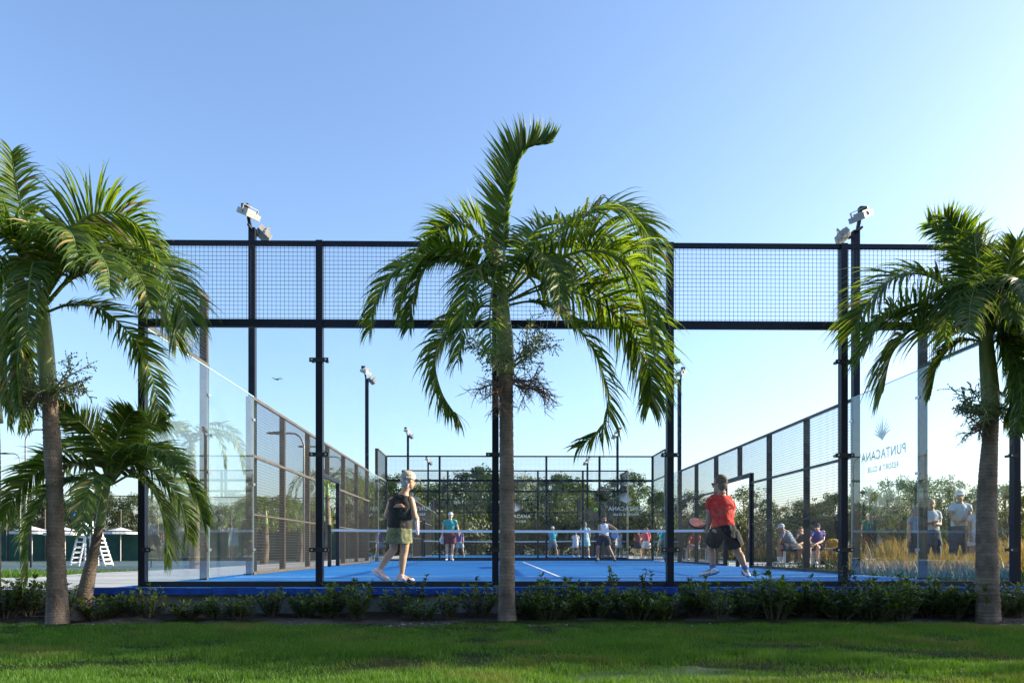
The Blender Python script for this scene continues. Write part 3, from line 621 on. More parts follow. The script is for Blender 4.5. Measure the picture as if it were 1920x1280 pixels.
# ------------------------------------------------------------------ trees
def leaf_cluster(mb, c, r, n, size, rng, flat=0.8):
    for _ in range(n):
        th = rng.uniform(0, 2*math.pi); z = rng.uniform(-1, 1); rr = r*rng.random()**0.4
        p = c+V((math.cos(th)*math.sqrt(1-z*z)*rr, math.sin(th)*math.sqrt(1-z*z)*rr, z*rr*flat))
        a = V((rng.gauss(0,1), rng.gauss(0,1), rng.gauss(0,1))).normalized(); b = a.orthogonal().normalized(); s = size*rng.uniform(.6, 1.3)
        mb.add([p-a*s, p+b*s*0.45, p+a*s, p-b*s*0.45], [(0,1,2,3)])
def tree_proto(h, R, seed, leaf, nclump, nleaf, mleaf, trunk_frac=0.35, airy=1.0):
    rng = random.Random(seed); root = bpy.data.objects.new('tree', None); COL.objects.link(root)
    g = MB(); th = h*trunk_frac; lean = V((rng.uniform(-.1,.1)*h, rng.uniform(-.1,.1)*h, 0))
    top = V((lean.x, lean.y, h*0.8)); P = cat_rom([V((0,0,-0.1)), V((lean.x*.3, lean.y*.2, th)), top], 10); g.loft(P, [0.03*h*(1-0.08*i) for i in range(10)], n=7)
    cl = MB()
    for i in range(nclump):
        t = rng.random(); z = th+(h-th)*t**0.85; prof = math.sin(math.pi*min(1, 0.18+0.78*(z-th)/(h-th)))**0.7
        a = rng.uniform(0, 2*math.pi); rr = R*prof*math.sqrt(rng.random())*1.0; c = V((lean.x*z/h+math.cos(a)*rr, lean.y*z/h+math.sin(a)*rr, z))
        if i % 3 == 0:
            s = P[min(9, 3+int(t*5))]; mid = s.lerp(c, 0.5)+V((0,0,-0.05*h)); g.loft([s, mid, c], [0.010*h, 0.006*h, 0.003*h], n=4, cap=False)
        leaf_cluster(cl, c, R*rng.uniform(.16, .34)*airy, nleaf, leaf, rng)
    g.build('trunk', M['bark'], root, True); cl.build('crown', M[mleaf], root)
    return root
protos = [tree_proto(7.0, 3.2, 1, 0.13, 60, 95, 'treeleaf', 0.2), tree_proto(6.5, 2.6, 2, 0.12, 46, 95, 'olive', 0.2),
          tree_proto(7.0, 2.7, 3, 0.11, 70, 60, 'treeleaf', 0.25, 0.8)]
small = [tree_proto(3.0, 1.25, 4, 0.045, 60, 60, 'treeleaf', 0.25, 0.8), tree_proto(3.0, 1.1, 5, 0.045, 70, 42, 'olive', 0.2, 0.75)]
bush = tree_proto(1.6, 1.6, 6, 0.07, 44, 70, 'olive', 0.08)
used = set()
def plant(proto, x, y, z, s, rz, label, cat, group, sz=None):
    if proto.name not in used: used.add(proto.name); o = proto
    else: o = copy_tree(proto)
    o.location = (x, y, z); o.rotation_euler = (0, 0, rz); o.scale = (s, s, sz or s); tag(o, label, cat, group); return o
rt = random.Random(77)
# behind the farther court
row = []
for px in range(700, 1262, 24):
    d = rt.uniform(60, 76); top = 905+rt.uniform(-14, 16)
    if 850 < px < 930 or 1010 < px < 1100: top -= 14
    if 1180 < px: top += 14
    row.append((px+rt.uniform(-8, 8), d, top))
row.sort()
for i, (px, d, top) in enumerate(row):
    p = at(px, CY, d); H = (CY-top)/F*d+CAM.z-ZG; k = i % 3
    plant(protos[k], p.x, p.y, ZG, H/6.9, rt.uniform(0, 6), 'leafy tree behind the farther court, %s from the left in that row' % ORD[i], 'tree', 'trees behind the farther court', sz=H/6.9*rt.uniform(.95, 1.05))
# undergrowth behind
row = sorted([(px+rt.uniform(-9, 9), rt.uniform(56, 60)) for px in range(690, 1270, 36)])
for i, (px, d) in enumerate(row):
    p = at(px, CY, d); plant(bush, p.x, p.y, ZG, rt.uniform(1.6, 2.2), rt.uniform(0, 6), 'dense bush at the foot of the far trees, %s from the left' % ORD[i], 'bush', 'bushes under the far trees')
# left: tree line behind tennis court
row = sorted([(px+rt.uniform(-14, 14), rt.uniform(66, 84), (932 if px < 330 else 950)+rt.uniform(-22, 14)) for px in range(-40, 700, 31)])
for i, (px, d, top) in enumerate(row):
    p = at(px, CY, d); H = (CY-top)/F*d+CAM.z-ZG; plant(protos[(i*2) % 3], p.x, p.y, ZG, H/6.9*1.1, rt.uniform(0, 6), 'tree beyond the tennis court on the left, %s from the left' % ORD[i], 'tree', 'trees beyond the tennis court', sz=H/6.9)
# right: tree line beyond the right wall
row = sorted([(px+rt.uniform(-12, 12), rt.uniform(44, 62), 945+rt.uniform(-24, 14)) for px in range(1262, 1990, 34)])
for i, (px, d, top) in enumerate(row):
    p = at(px, CY, d); H = (CY-top)/F*d+CAM.z; plant(protos[(i*2+1) % 3], p.x, p.y, -0.03, H/6.9*0.9, rt.uniform(0, 6), 'tree beyond the right side of the courts, %s from the left' % ORD[i], 'tree', 'trees beyond the right side', sz=H/6.9)
row = sorted([(px+rt.uniform(-8, 8), rt.uniform(26, 33), top) for px, top in ((1395,912),(1440,960),(1492,948),(1528,935),(1568,925),(1628,905),(1660,900),(1700,930),(1750,895),(1785,890),(1835,912),(1880,900),(1925,905))])
for i, (px, d, top) in enumerate(row):
    p = at(px, CY, d); H = (CY-top)/F*d+CAM.z; plant(small[i % 2], p.x, p.y, -0.03, H/3.0, rt.uniform(0, 6), 'slim young tree behind the right glass and mesh, %s from the left' % ORD[i], 'tree', 'young trees on the right lawn')
row = sorted([(px+rt.uniform(-10, 10), rt.uniform(30, 36)) for px in range(1280, 1990, 44)])
for i, (px, d) in enumerate(row):
    p = at(px, CY, d); plant(bush, p.x, p.y, -0.03, rt.uniform(0.9, 1.2), rt.uniform(0, 6), 'olive bush behind the golden grass, %s from the left' % ORD[i], 'bush', 'bushes on the right lawn')
for i, (x, y, h) in enumerate(((13.7,0.2,4.3),(15.4,-0.1,4.7),(18.0,0.7,5.5),(22.0,1.7,7.4),(28.0,2.2,9.0))):
    k = 0 if i < 2 else 1
    plant(protos[(2, 2, 0)[i-2]] if k else small[i], x, y, -0.1, h/(6.9 if k else 3.0)*(1.0 if k else .98), i*1.3, 'shade tree outside the right edge of the picture, %s by distance from the courts' % ORD[i], 'tree', 'shade trees right of the lawn')
for i in range(11):  # unseen tree row, added so the near glass reflects less bright sky
    plant(protos[i % 3], -26+i*6.2+rt.uniform(-1, 1), -27+rt.uniform(-3, 2), -0.4, rt.uniform(1.3, 1.7), i*1.1, 'garden tree behind the photographer, %s from the left' % ORD[i], 'tree', 'garden trees behind the lawn')
# golden ornamental grass, right
def blades(name, P, H, Wd, lean, m, label=None, cat=None, rng=None, gust=0.0, parent=None):
    n = len(P); a = rng.uniform(0, 2*np.pi, n); u = np.stack([np.cos(a), np.sin(a), 0*a], 1); b = rng.uniform(0, 2*np.pi, n)
    l = np.stack([np.cos(b), np.sin(b), 0*b], 1)*lean[:, None]+np.array([gust, 0, 0])*H[:, None]
    up = np.array([0, 0, 1.0]); w_ = Wd[:, None]
    v0 = P-u*w_; v1 = P+u*w_; m0 = P+up*H[:, None]*0.55+l*0.35; v2 = m0+u*w_*0.75; v3 = m0-u*w_*0.75; v4 = P+up*H[:, None]+l
    vs = np.stack([v0, v1, v2, v3, v4], 1).reshape(-1, 3).astype(np.float32)
    base = np.arange(n)*5; q = np.stack([base, base+1, base+2, base+3], 1); t = np.stack([base+3, base+2, base+4], 1)
    loops = np.concatenate([q, t], 1).reshape(-1).astype(np.int32)
    me = bpy.data.meshes.new(name); me.vertices.add(len(vs)); me.vertices.foreach_set('co', vs.ravel())
    me.loops.add(len(loops)); me.loops.foreach_set('vertex_index', loops); me.polygons.add(2*n)
    st = (np.arange(n)[:, None]*7+np.array([0, 4])[None]).reshape(-1).astype(np.int32); me.polygons.foreach_set('loop_start', st)
    me.update(calc_edges=True); me.validate()
    o = link(name, me, parent, [m])
    if label: tag(o, label, cat, kind='stuff')
    return o
rng = np.random.default_rng(3)
n = 34000; cx = rng.uniform(13.4, 34, 420); cy = rng.uniform(6.5, 28, 420); cx = np.concatenate([cx, rng.uniform(10.9, 17.5, 60)]); cy = np.concatenate([cy, rng.uniform(4.6, 7.1, 60)]); keep = (cx > 13.3) | (cy < 9); cx, cy = cx[keep], cy[keep]
k = rng.integers(0, len(cx), n); P = np.stack([cx[k]+rng.normal(0, .22, n), cy[k]+rng.normal(0, .22, n), np.full(n, -0.03)], 1)
blades('ornamental_grass', P, np.where(P[:, 1] < 7.6, .5, 1.0)*rng.uniform(.35, .85, n), rng.uniform(.008, .016, n), rng.uniform(.1, .38, n), M['gold'], 'tall golden ornamental grass growing beyond the right glass', 'grass', rng)
n = 34000; gy = rng.uniform(-.2, 22, n); gx = rng.uniform(10.2, 30, n); gx = np.where(gy > 9.2, np.maximum(gx, 13.3), gx); P = np.stack([gx, gy, np.full(n, -0.03)], 1)
blades('ground_cover', P, rng.uniform(.05, .20, n), rng.uniform(.010, .018, n), rng.uniform(.03, .12, n), M['cover'], 'low green ground cover beyond the right side wall', 'ground cover', rng)
n = 16000; P = np.stack([rng.uniform(-16, -4.2, n), rng.uniform(5.5, 12.6, n), np.full(n, ZG-0.02)], 1)
blades('ground_cover', P, rng.uniform(.08, .26, n), rng.uniform(.012, .022, n), rng.uniform(.05, .12, n), M['blade'], 'low green planting between the path and tennis court', 'ground cover', rng)
# lawn blades
n = 480000; y = -1.5-(rng.random(n)**1.15)*3.6; x = 3.9+rng.uniform(-0.78, 0.78, n)*(y+8.77+0.5)
cl = np.array([noise.noise(V((a*0.9, b*1.4, 23))) + 0.6*noise.noise(V((a*3.5, b*5, 4))) for a, b in zip(x[::1], y[::1])]); keep = rng.random(n) < 0.70+cl*0.9; keep &= y < np.array([bed_front(a) for a in x])+0.10; x, y, cl = x[keep], y[keep], cl[keep]
z = np.array([lawn_z(a, b) for a, b in zip(x, y)]); n = len(x)
blades('grass', np.stack([x, y, z-0.004], 1), np.clip(0.034+0.04*cl+rng.uniform(-.014, .020, n), .010, .07)*0.85, rng.uniform(.0011, .0023, n), rng.uniform(.004, .026, n), M['blade'], 'short green lawn grass in the foreground', 'grass', rng)

# ------------------------------------------------------------------ hedge shrubs
def leaf_blade(mb, p, d, L, wd, rng, mi=0):
    s = d.cross(V((0,0,1))); s = s.normalized() if s.length > .1 else V((1,0,0)); n = s.cross(d).normalized()
    if n.z < 0: n = -n
    a = p+d*L*0.35+n*L*0.05; b = p+d*L*0.75+n*L*0.02; c = p+d*L-n*L*0.06
    mb.add([p, a+s*wd, b+s*wd*0.8, c, b-s*wd*0.8, a-s*wd, a-n*wd*.25, b-n*wd*.25], [(0,6,1),(6,7,2,1),(7,3,2),(0,5,6),(5,4,7,6),(4,3,7)], mi)
def shrub_proto(seed, h, R, ns, lime=0.0):
    rng = random.Random(seed); root = bpy.data.objects.new('shrub', None); COL.objects.link(root); st = MB(); lf = MB()
    for k in range(ns):
        a = rng.uniform(0, 2*math.pi); rr = R*math.sqrt(rng.random()); tip = V((math.cos(a)*rr, math.sin(a)*rr*0.75, h*rng.uniform(.45, 1.05)*(1-0.25*rr/R)))
        P = cat_rom([V((tip.x*.25, tip.y*.25, -.03)), V((tip.x*.7, tip.y*.7, tip.z*.5)), tip], 8); st.loft(P, [0.005-0.0004*i for i in range(8)], n=4, cap=False)
        for i in range(2, 8):
            m = 6 if i == 7 else 3
            for j in range(m):
                b = rng.uniform(0, 2*math.pi); e = rng.uniform(0.2, 1.1) if i == 7 else rng.uniform(-.1, .8)
                d = V((math.cos(b)*math.cos(e), math.sin(b)*math.cos(e), math.sin(e))); L = rng.uniform(.045, .085)
                leaf_blade(lf, P[i]+d*0.004, d, L, L*rng.uniform(.16, .22), rng, 1 if (i >= 6 and rng.random() < lime) else 0)  # some tip leaves coloured lime to look sunlit
    st.build('stems', M['bark'], root); lf.build('foliage', [M['shrubleaf'], M['limeleaf']], root)
    return root
sp = [shrub_proto(s, h, R, ns, li) for s, h, R, ns, li in ((1,.40,.30,36,.55),(2,.46,.27,30,.6),(3,.34,.32,40,.3),(4,.50,.25,28,.55),(5,.30,.34,38,.3))]
rs = random.Random(9); spots = []
for i, px in enumerate(range(8, 1930, 56)):
    if abs(px-950) < 18: px += 30
    spots.append((px+rs.uniform(-12, 12), rs.uniform(7.75, 8.05)))
spots.sort()
hts = {}
for i, (px, d) in enumerate(spots):
    p = at(px, CY, d); z = bed_z(p.x, p.y)
    s = rs.uniform(.66, .86)
    if px < 230: s *= 1.15
    if 600 < px < 690: s *= 1.22
    if 1080 < px < 1240: s *= 1.12
    if 1440 < px < 1900: s *= 1.3
    if 230 < px < 600: s *= 0.88
    plant(sp[(i*3+i//5) % 5], p.x, p.y, z, s, rs.uniform(0, 6), 'low leafy green shrub below the court wall, %s from the left in the front row' % ORD[min(i, 33)] if i < 34 else 'low leafy green shrub at the right end of the front row', 'shrub', 'shrubs planted below the court wall')
k = 0
for i, px in enumerate(range(1010, 1930, 62)):
    p = at(px+rs.uniform(-12, 12), CY, rs.uniform(8.02, 8.15)); plant(sp[(i*2+1) % 5], p.x, p.y, bed_z(p.x, p.y), rs.uniform(.72, .9)*(1.15 if i > 6 else 1), rs.uniform(0, 6),
        'leafy green shrub against the plinth behind the front row, %s right of the middle palm' % ORD[i], 'shrub', 'shrubs planted below the court wall')
# taller lime sprig right of the middle palm
def sprig(px, d, top, label, lime=True):
    rng = random.Random(int(px)); p = at(px, CY, d); z0 = bed_z(p.x, p.y); h = at(px, top, d).z-z0
    root = empty('seedling', (p.x, p.y, z0), label, 'plant'); st = MB(); lf = MB()
    for k in range(4):
        P = cat_rom([V((p.x+rng.uniform(-.04,.04), p.y, z0-.02)), V((p.x+rng.uniform(-.08,.08), p.y+rng.uniform(-.05,.05), z0+h*.5)), V((p.x+rng.uniform(-.12,.12), p.y+rng.uniform(-.06,.06), z0+h*rng.uniform(.8,1)))], 12)
        st.loft(P, [0.004]*12, n=4, cap=False)
        for i in range(4, 12):
            for j in range(3):
                b = rng.uniform(0, 6.28); e = rng.uniform(-.2, .8); dd = V((math.cos(b)*math.cos(e), math.sin(b)*math.cos(e), math.sin(e))); L = rng.uniform(.035, .06)
                leaf_blade(lf, P[i], dd, L, L*.36, rng)
    st.build('stems', M['bark'], root); lf.build('leaves', M['limeleaf' if lime else 'shrubleaf'], root)
sprig(1140, 7.9, 1062, 'tall lime green seedling rising from the hedge below the white tank top player')
sprig(1214, 7.95, 1066, 'thin dark sprig rising from the hedge left of the fourth glass panel', False)
sprig(1595, 7.9, 1050, 'tall dark sprig in the hedge at the foot of the right dark post', False)
sprig(780, 8.0, 1078, 'small thin seedling below the woman with the pink shoes', False)
# leaf litter
g = MB(); rl = random.Random(4)
for _ in range(2600):
    x = rl.uniform(-5, 14); y = bed_front(x)+abs(rl.gauss(0, .16))+rl.uniform(-.06, .02); z = max(bed_z(x, y), lawn_z(x, y) if y < bed_front(x) else -1)+0.008
    a = rl.uniform(0, 6.28); d = V((math.cos(a), math.sin(a), rl.uniform(-.3, .4))); L = rl.uniform(.012, .05); s = V((-d.y, d.x, rl.uniform(-.3,.3)))*L*rl.uniform(.15, .35)
    p = V((x, y, z)); g.add([p-d*L*.5, p+s, p+d*L*.5, p-s], [(0,1,2,3)])
tag(g.build('leaf_litter', M['litter']), 'dry fallen leaves and chips scattered at the foot of the shrubs', 'leaf litter', kind='stuff')

# ------------------------------------------------------------------ left background: tennis fence, umpire chair, parasols, sign
fz = ZG; root = empty('tennis_fence', (at(100, CY, 30).x, at(100, CY, 30).y, fz), 'tall brown post fence with dark green windscreen around the tennis court', 'fence')
A = at(-60, CY, 30); B = at(700, CY, 33); Lf = (B-A).length; u = (B-A).normalized(); nf = 7
for i in range(nf+1):
    p = A+u*Lf*i/nf; g = MB(); g.bar((p.x, p.y, fz), (p.x, p.y, 2.6), 0.035, n=6); g.build('post', M['brown'], root, True)
g = MB()
for z in (2.58, 1.15): g.bar((A.x, A.y, z), (B.x, B.y, z), 0.022, n=6)
g.build('rail', M['brown'], root)
g = MB(); wires(g, (A.x, A.y, 0), (B.x, B.y, 0), 0.95, 2.56, 0.16, 0.003); g.build('mesh_panel', M['wire'], root)
A2 = at(-60, CY, 47); B2 = at(700, CY, 50); root = empty('windscreen_fence', (A2.x, A2.y, fz), 'low dark green windscreen along the far side of the tennis court', 'fence')
g = MB(); g.obox((A2+B2)/2*1+V((0,0,-(A2.z+B2.z)/2+0.62)), (B2-A2)/2, V((0,.01,0)), V((0,0,0.92))); g.build('windscreen', M['screen'], root)
for i in range(12):
    p = A2.lerp(B2, i/11); g = MB(); g.bar((p.x, p.y-.05, fz), (p.x, p.y-.05, 2.9), 0.04, n=6); g.build('post', M['brown'], root)
# umpire chair
c = at(172, CY, 33.5); c.z = fz; s = 1.0
root = empty('umpire_chair', c, 'tall white umpire chair with ladder legs beside the tennis court', 'umpire chair')
hh = at(172, 974, 33.5).z-fz
def leg(x0, y0, x1, y1, z1):
    g = MB(); g.bar((c.x+x0, c.y+y0, fz), (c.x+x1, c.y+y1, fz+z1), 0.04); g.build('leg', M['white'], root)
for sy in (-.35, .35):
    leg(-.75, sy, -.30, sy*.8, hh*.98); leg(.75, sy, .30, sy*.8, hh*.70)
    leg(-.12, sy, -.12, sy*.8, hh*.98); leg(.1, sy, .1, sy*.8, hh*.70)
for sx in (-1, 1):
    for k in range(7):
        t = (k+.6)/8; g = MB(); x = sx*(.75-.45*t); z = fz+t*hh*(.9 if sx < 0 else .72)
        g.box((c.x+x-.04, c.y-.35, z-.03), (c.x+x+.04, c.y+.35, z+.03)); g.box((c.x+sx*.1, c.y-.37, z-.02), (c.x+x, c.y-.33, z+.02)); g.build('step', M['white'], root)
g = MB(); g.box((c.x-.3, c.y-.3, fz+hh*.60), (c.x+.34, c.y+.3, fz+hh*.64)); g.build('seat', M['white'], root)
g = MB(); g.box((c.x+.28, c.y-.3, fz+hh*.68), (c.x+.34, c.y+.3, fz+hh*.95)); g.box((c.x-.3, c.y-.35, fz+hh*.8), (c.x+.3, c.y-.3, fz+hh*.84)); g.build('backrest', M['white'], root)
# court number sign
p = at(142, 968, 30.4); root = empty('number_sign', p, 'small teal sign with the number 9 hanging on the tennis fence', 'sign')
g = MB(); g.box((p.x-.16, p.y-.012, p.z-.2), (p.x+.16, p.y, p.z+.2)); g.build('board', mat('teal_sign', (0.01, 0.10, 0.17), 0.5), root)
me = text_mesh('9', 0.3, 0.006); me.transform(Matrix.Translation((p.x, p.y-.016, p.z-.1)) @ Matrix.Rotation(math.pi/2, 4, 'X')); link('digit', me, root, [M['white']])
g = MB(); g.bar((p.x, p.y+.01, p.z+.2), (p.x, p.y+.01, p.z+.42), 0.012); g.build('hanger', M['galv'], root)
def parasol(px, py, d, R, label):
    t = at(px, py, d); root = empty('parasol', (t.x, t.y, fz), label, 'parasol', 'white parasols beyond the tennis court')
    g = MB(); g.bar((t.x, t.y, fz), (t.x, t.y, t.z), 0.035, n=6); g.build('pole', M['galv'], root)
    g = MB(); n = 8; rim = [V((t.x+R*math.cos(2*math.pi*k/n), t.y+R*math.sin(2*math.pi*k/n), t.z-R*.28)) for k in range(n)]
    g.add([t]+rim+[r-V((0,0,.14)) for r in rim], [(0, 1+k, 1+(k+1) % n) for k in range(n)]+[(1+k, 1+n+k, 1+n+(k+1) % n, 1+(k+1) % n) for k in range(n)]); g.build('canopy', M['canvas'], root)
parasol(122, 988, 44, 1.15, 'white parasol just left of the umpire chair')
parasol(60, 986, 46, 1.2, 'white parasol farther left, behind the drooping frond')
parasol(226, 988, 47, 1.0, 'white parasol right of the umpire chair')

# drone
p = at(520, 711, 34); root = empty('drone', p, 'tiny quadcopter drone hovering in the sky left of the near post', 'drone')
g = MB(); g.ball(p, (0.09, 0.05, 0.035), n=8); g.build('body', M['black'], root, True)
for sx, sy in ((-1,-1),(1,-1),(-1,1),(1,1)):
    e = p+V((.16*sx, .12*sy, .03)); g = MB(); g.bar(p, e, 0.009); g.ball(e, 0.018, n=6); g.build('arm', M['black'], root)
    g = MB(); g.obox(e+V((0,0,.025)), V((.085,.02*sx,0)), V((0,.009,0)), V((0,0,.002))); g.build('propeller', M['galv'], root)
# balls
def ball(px, py, d, label):
    M.setdefault('ball', mat('ball_felt', (0.32, 0.62, 0.03), 0.8, var=0.15, scale=60, bump=0.3, bscale=200))
    p = at(px, py, d); g = MB(); g.ball(p, 0.034, n=16); o = link('ball', g.mesh('ball', True), None, [M['ball'], M['white']]); o.data.transform(Matrix.Translation(-p)); o.location = p
    tag(o, label, 'ball', 'green padel balls')
ball(1117, 955, 12.3, 'green ball in the air above the white tank top player')
ball(1366, 1056.7, 20.2, 'green ball lying on the court behind the man in red')

# ------------------------------------------------------------------ people
SK = {}
def skin(name, c): SK[name] = mat('skin_'+name, c, 0.55, var=0.10, scale=14); return SK[name]
skin('tan', (0.50, 0.27, 0.16)); skin('mid', (0.40, 0.21, 0.13)); skin('fair', (0.60, 0.36, 0.26))
def cloth(name, c, c2=None, scale=14, rough=0.85): 
    k = 'cloth_'+name
    if k not in M: M[k] = mat(k, c, rough, var=0 if c2 else 0.12, scale=scale, col2=c2, bump=0.25, bscale=30)
    return M[k]
def bake(mb, name, m, parent, voxel, fold=0.0, smooth=2):
    me = mb.mesh('tmp'); o = bpy.data.objects.new('tmp', me); COL.objects.link(o)
    r = o.modifiers.new('r', 'REMESH'); r.mode = 'VOXEL'; r.voxel_size = voxel; r.use_smooth_shade = True
    if smooth: s = o.modifiers.new('s', 'SMOOTH'); s.factor = 0.5; s.iterations = smooth
    dg = bpy.context.evaluated_depsgraph_get(); dg.update(); out = bpy.data.meshes.new_from_object(o.evaluated_get(dg)); bpy.data.objects.remove(o)
    out.name = name
    if fold:
        n = len(out.vertices); co = np.empty(n*3, np.float32); out.vertices.foreach_get('co', co); co = co.reshape(-1, 3)
        nr = np.array([v.normal[:] for v in out.vertices])
        a = np.array([noise.noise(V((p[0]*9, p[1]*9, p[2]*5)))+0.5*noise.noise(V((p[0]*21+p[2]*14, p[1]*21, p[2]*9))) for p in co.tolist()])
        out.vertices.foreach_set('co', (co+nr*a[:, None]*fold).astype(np.float32).ravel()); out.update()
    out.polygons.foreach_set('use_smooth', [True]*len(out.polygons))
    return link(name, out, parent, [m])
def limb(mb, pts, rad, n=12, **k):
    mb.loft(pts, rad, n=n, **k)
    mb.ball(pts[0], rad[0] if not isinstance(rad[0], tuple) else min(rad[0]), n=10); mb.ball(pts[-1], rad[-1] if not isinstance(rad[-1], tuple) else min(rad[-1]), n=10)
def hand(mb, wr, d, palm_n, thumb_side, s=1.0, curl=0.4):
    d = d.normalized(); side = d.cross(palm_n).normalized(); pn = side.cross(d).normalized()
    pe = wr+d*0.085*s; mb.loft([wr, wr+d*0.03*s, pe], [(0.026*s, 0.020*s), (0.038*s, 0.017*s), (0.042*s, 0.014*s)], n=10, side=side)
    for i, (o, L) in enumerate(((-.030, .068), (-.010, .078), (.010, .074), (.029, .058))):
        b = pe+side*o*s; c1 = (d*math.cos(curl*.6)+pn*math.sin(curl*.6)+side*o*2).normalized(); c2 = (d*math.cos(curl*1.8)+pn*math.sin(curl*1.8)).normalized()
        p1 = b+c1*L*.5*s; p2 = p1+c2*L*.5*s; mb.loft([b-d*.012*s, p1, p2], [0.0092*s, 0.0085*s, 0.0065*s], n=7)
    t0 = wr+d*.022*s+side*.030*s*thumb_side; t1 = t0+(side*thumb_side*.7+d*.7+pn*.3).normalized()*.038*s; t2 = t1+(d*.9+pn*.4).normalized()*.030*s
    mb.loft([t0, t1, t2], [0.013*s, 0.011*s, 0.008*s], n=7)
def person(label, J, d, face, sk='mid', shirt=None, shorts=None, skirt=None, socks=None, shoes=None, hair=None, cap=None, fine=False,
           sleeves=True, glasses=False, group=None, build=1.0, headr=1.0, beard=False, pants=None, hair_long=False, hands_curl=(0.5, 0.5), extra=None, arm=1.0, sock_h=.32, shirt_drop=0.0, short_len=0.75, tucked=False):
    # J: name -> (px, py, depth offset). s/l names: lsh = shoulder on picture-left
    P = {k: at(v[0], v[1], d+(v[2] if len(v) > 2 else 0)) for k, v in J.items() if k != 'sw' and not k.startswith(('pn', 'th'))}
    face = V(face).normalized(); vox = 0.0075 if fine else 0.014
    pel = (P['lhip']+P['rhip'])/2; shc = (P['lsh']+P['rsh'])/2; up = (shc-pel).normalized()
    foot = (P['lan']+P['ran'])/2; root = empty('person', (pel.x, pel.y, min(P['lan'].z, P['ran'].z)-0.08), label, 'person', group)
    across = (P['rsh']-P['lsh']); shw = across.length/2; across.normalize(); hipx = (P['rhip']-P['lhip']).normalized()
    neck = P['neck']; head = P['head']; k = build
    if 'sw' in J: shw = J['sw'][0]/2
    body = MB()
    sides = [hipx, hipx, across.lerp(hipx, .5), across, across, across, across]
    tp = [pel-up*0.08, pel+up*0.02, pel.lerp(shc, .38), pel.lerp(shc, .72), pel.lerp(shc, .92), shc.lerp(neck, .5), neck]
    tr = [(.12*k,.09*k), (.158*k,.115*k), (.130*k,.095*k), (max(shw*.86, .14),.110*k), (max(shw*.88, .13),.090*k), (.085,.065), (.052,.052)]
    body.loft(tp, tr, n=18, side=sides)
    nd = (head-neck); body.loft([neck-nd.normalized()*.04, neck, head-up*0.02], [.062*k, .054, .052], n=12)
    hu = (nd.normalized()*0.35+V((0,0,1))*.65).normalized(); fx = (face-hu*face.dot(hu)).normalized(); sx = fx.cross(hu).normalized(); hr = headr
    body.ball(head+hu*.025*hr-fx*.012*hr, (.076*hr, .092*hr, .096*hr), n=18, axes=(sx, fx, hu))
    body.ball(head-hu*.045*hr+fx*.022*hr, (.056*hr, .062*hr, .062*hr), n=14, axes=(sx, fx, hu))
    body.ball(head-hu*.088*hr+fx*.058*hr, (.024*hr, .020*hr, .018*hr), n=8, axes=(sx, fx, hu))
    body.loft([head+hu*.012*hr+fx*.075*hr, head-hu*.022*hr+fx*.102*hr, head-hu*.034*hr+fx*.082*hr], [.010*hr, .014*hr, .012*hr], n=8)
    body.ball(head-hu*.055*hr+fx*.078*hr, (.024*hr, .010*hr, .010*hr), n=8, axes=(sx, fx, hu))
    for s in (-1, 1): body.ball(head+sx*.078*hr*s-hu*.008*hr-fx*.008*hr, (.008, .017, .028), n=8, axes=(sx, fx, hu))
    for s, q in (('l', -1), ('r', 1)):
        sh, el, wr = P[s+'sh'], P[s+'el'], P[s+'wr']
        limb(body, [sh, sh.lerp(el, .35), sh.lerp(el, .75), el], [.054*k, .050*k*arm, .044*k*arm, .039*k*arm]); limb(body, [el, el.lerp(wr, .3), el.lerp(wr, .75), wr], [.039*k*arm, .042*k*arm, .031*k*arm, .026*k])
        hd = P[s+'ha']-wr if s+'ha' in P else wr-el
        hand(body, wr, hd, (V(J['pn'+s]) if 'pn'+s in J else (-across*q)), J.get('th'+s, (1,))[0] if ('th'+s in J) else 1, 1.0, hands_curl[0 if s == 'l' else 1])
        hp, kn, an = P[s+'hip'], P[s+'kn'], P[s+'an']
        limb(body, [hp, hp.lerp(kn, .3), hp.lerp(kn, .75), kn], [.092*k, .086*k, .064*k, .056*k], n=14)
        back = V((0, 0, 0)); cf = -face*0.012
        limb(body, [kn, kn.lerp(an, .28)+cf, kn.lerp(an, .6)+cf*.5, kn.lerp(an, .88), an], [.053*k, .059*k, .046*k, .034*k, .034*k], n=14)
        toe = P[s+'toe']; body.loft([an-V((0,0,.01)), an.lerp(toe, .5)-V((0,0,.02)), toe], [.036, .036, .026], n=10)
    bo = bake(body, 'body', SK[sk], root, vox, 0, 2)
    for s in (-1, 1):
        g = MB(); g.ball(head+sx*.031*hr*s+hu*.012*hr+fx*.076*hr, .0105*hr, n=8); g.build('eye', M['black'], root, True)
    if glasses:
        g = MB()
        for s in (-1, 1): g.ball(head+sx*.033*hr*s+hu*.010*hr+fx*.088*hr, (.030, .010, .021), n=10, axes=(sx, fx, hu)); g.bar(head+sx*.062*hr*s+hu*.014+fx*.078*hr, head+sx*.082*hr*s+hu*.010-fx*.01, .004)
        g.bar(head-sx*.03*hr+hu*.016*hr+fx*.09*hr, head+sx*.03*hr+hu*.016*hr+fx*.09*hr, .004); g.build('sunglasses', M['black'], root, True)
    if beard:
        g = MB(); g.ball(head-hu*.065*hr+fx*.035*hr, (.058*hr, .060*hr, .052*hr), n=12, axes=(sx, fx, hu)); g.build('beard', cloth('darkhair', (0.015, 0.01, 0.008)), root, True)
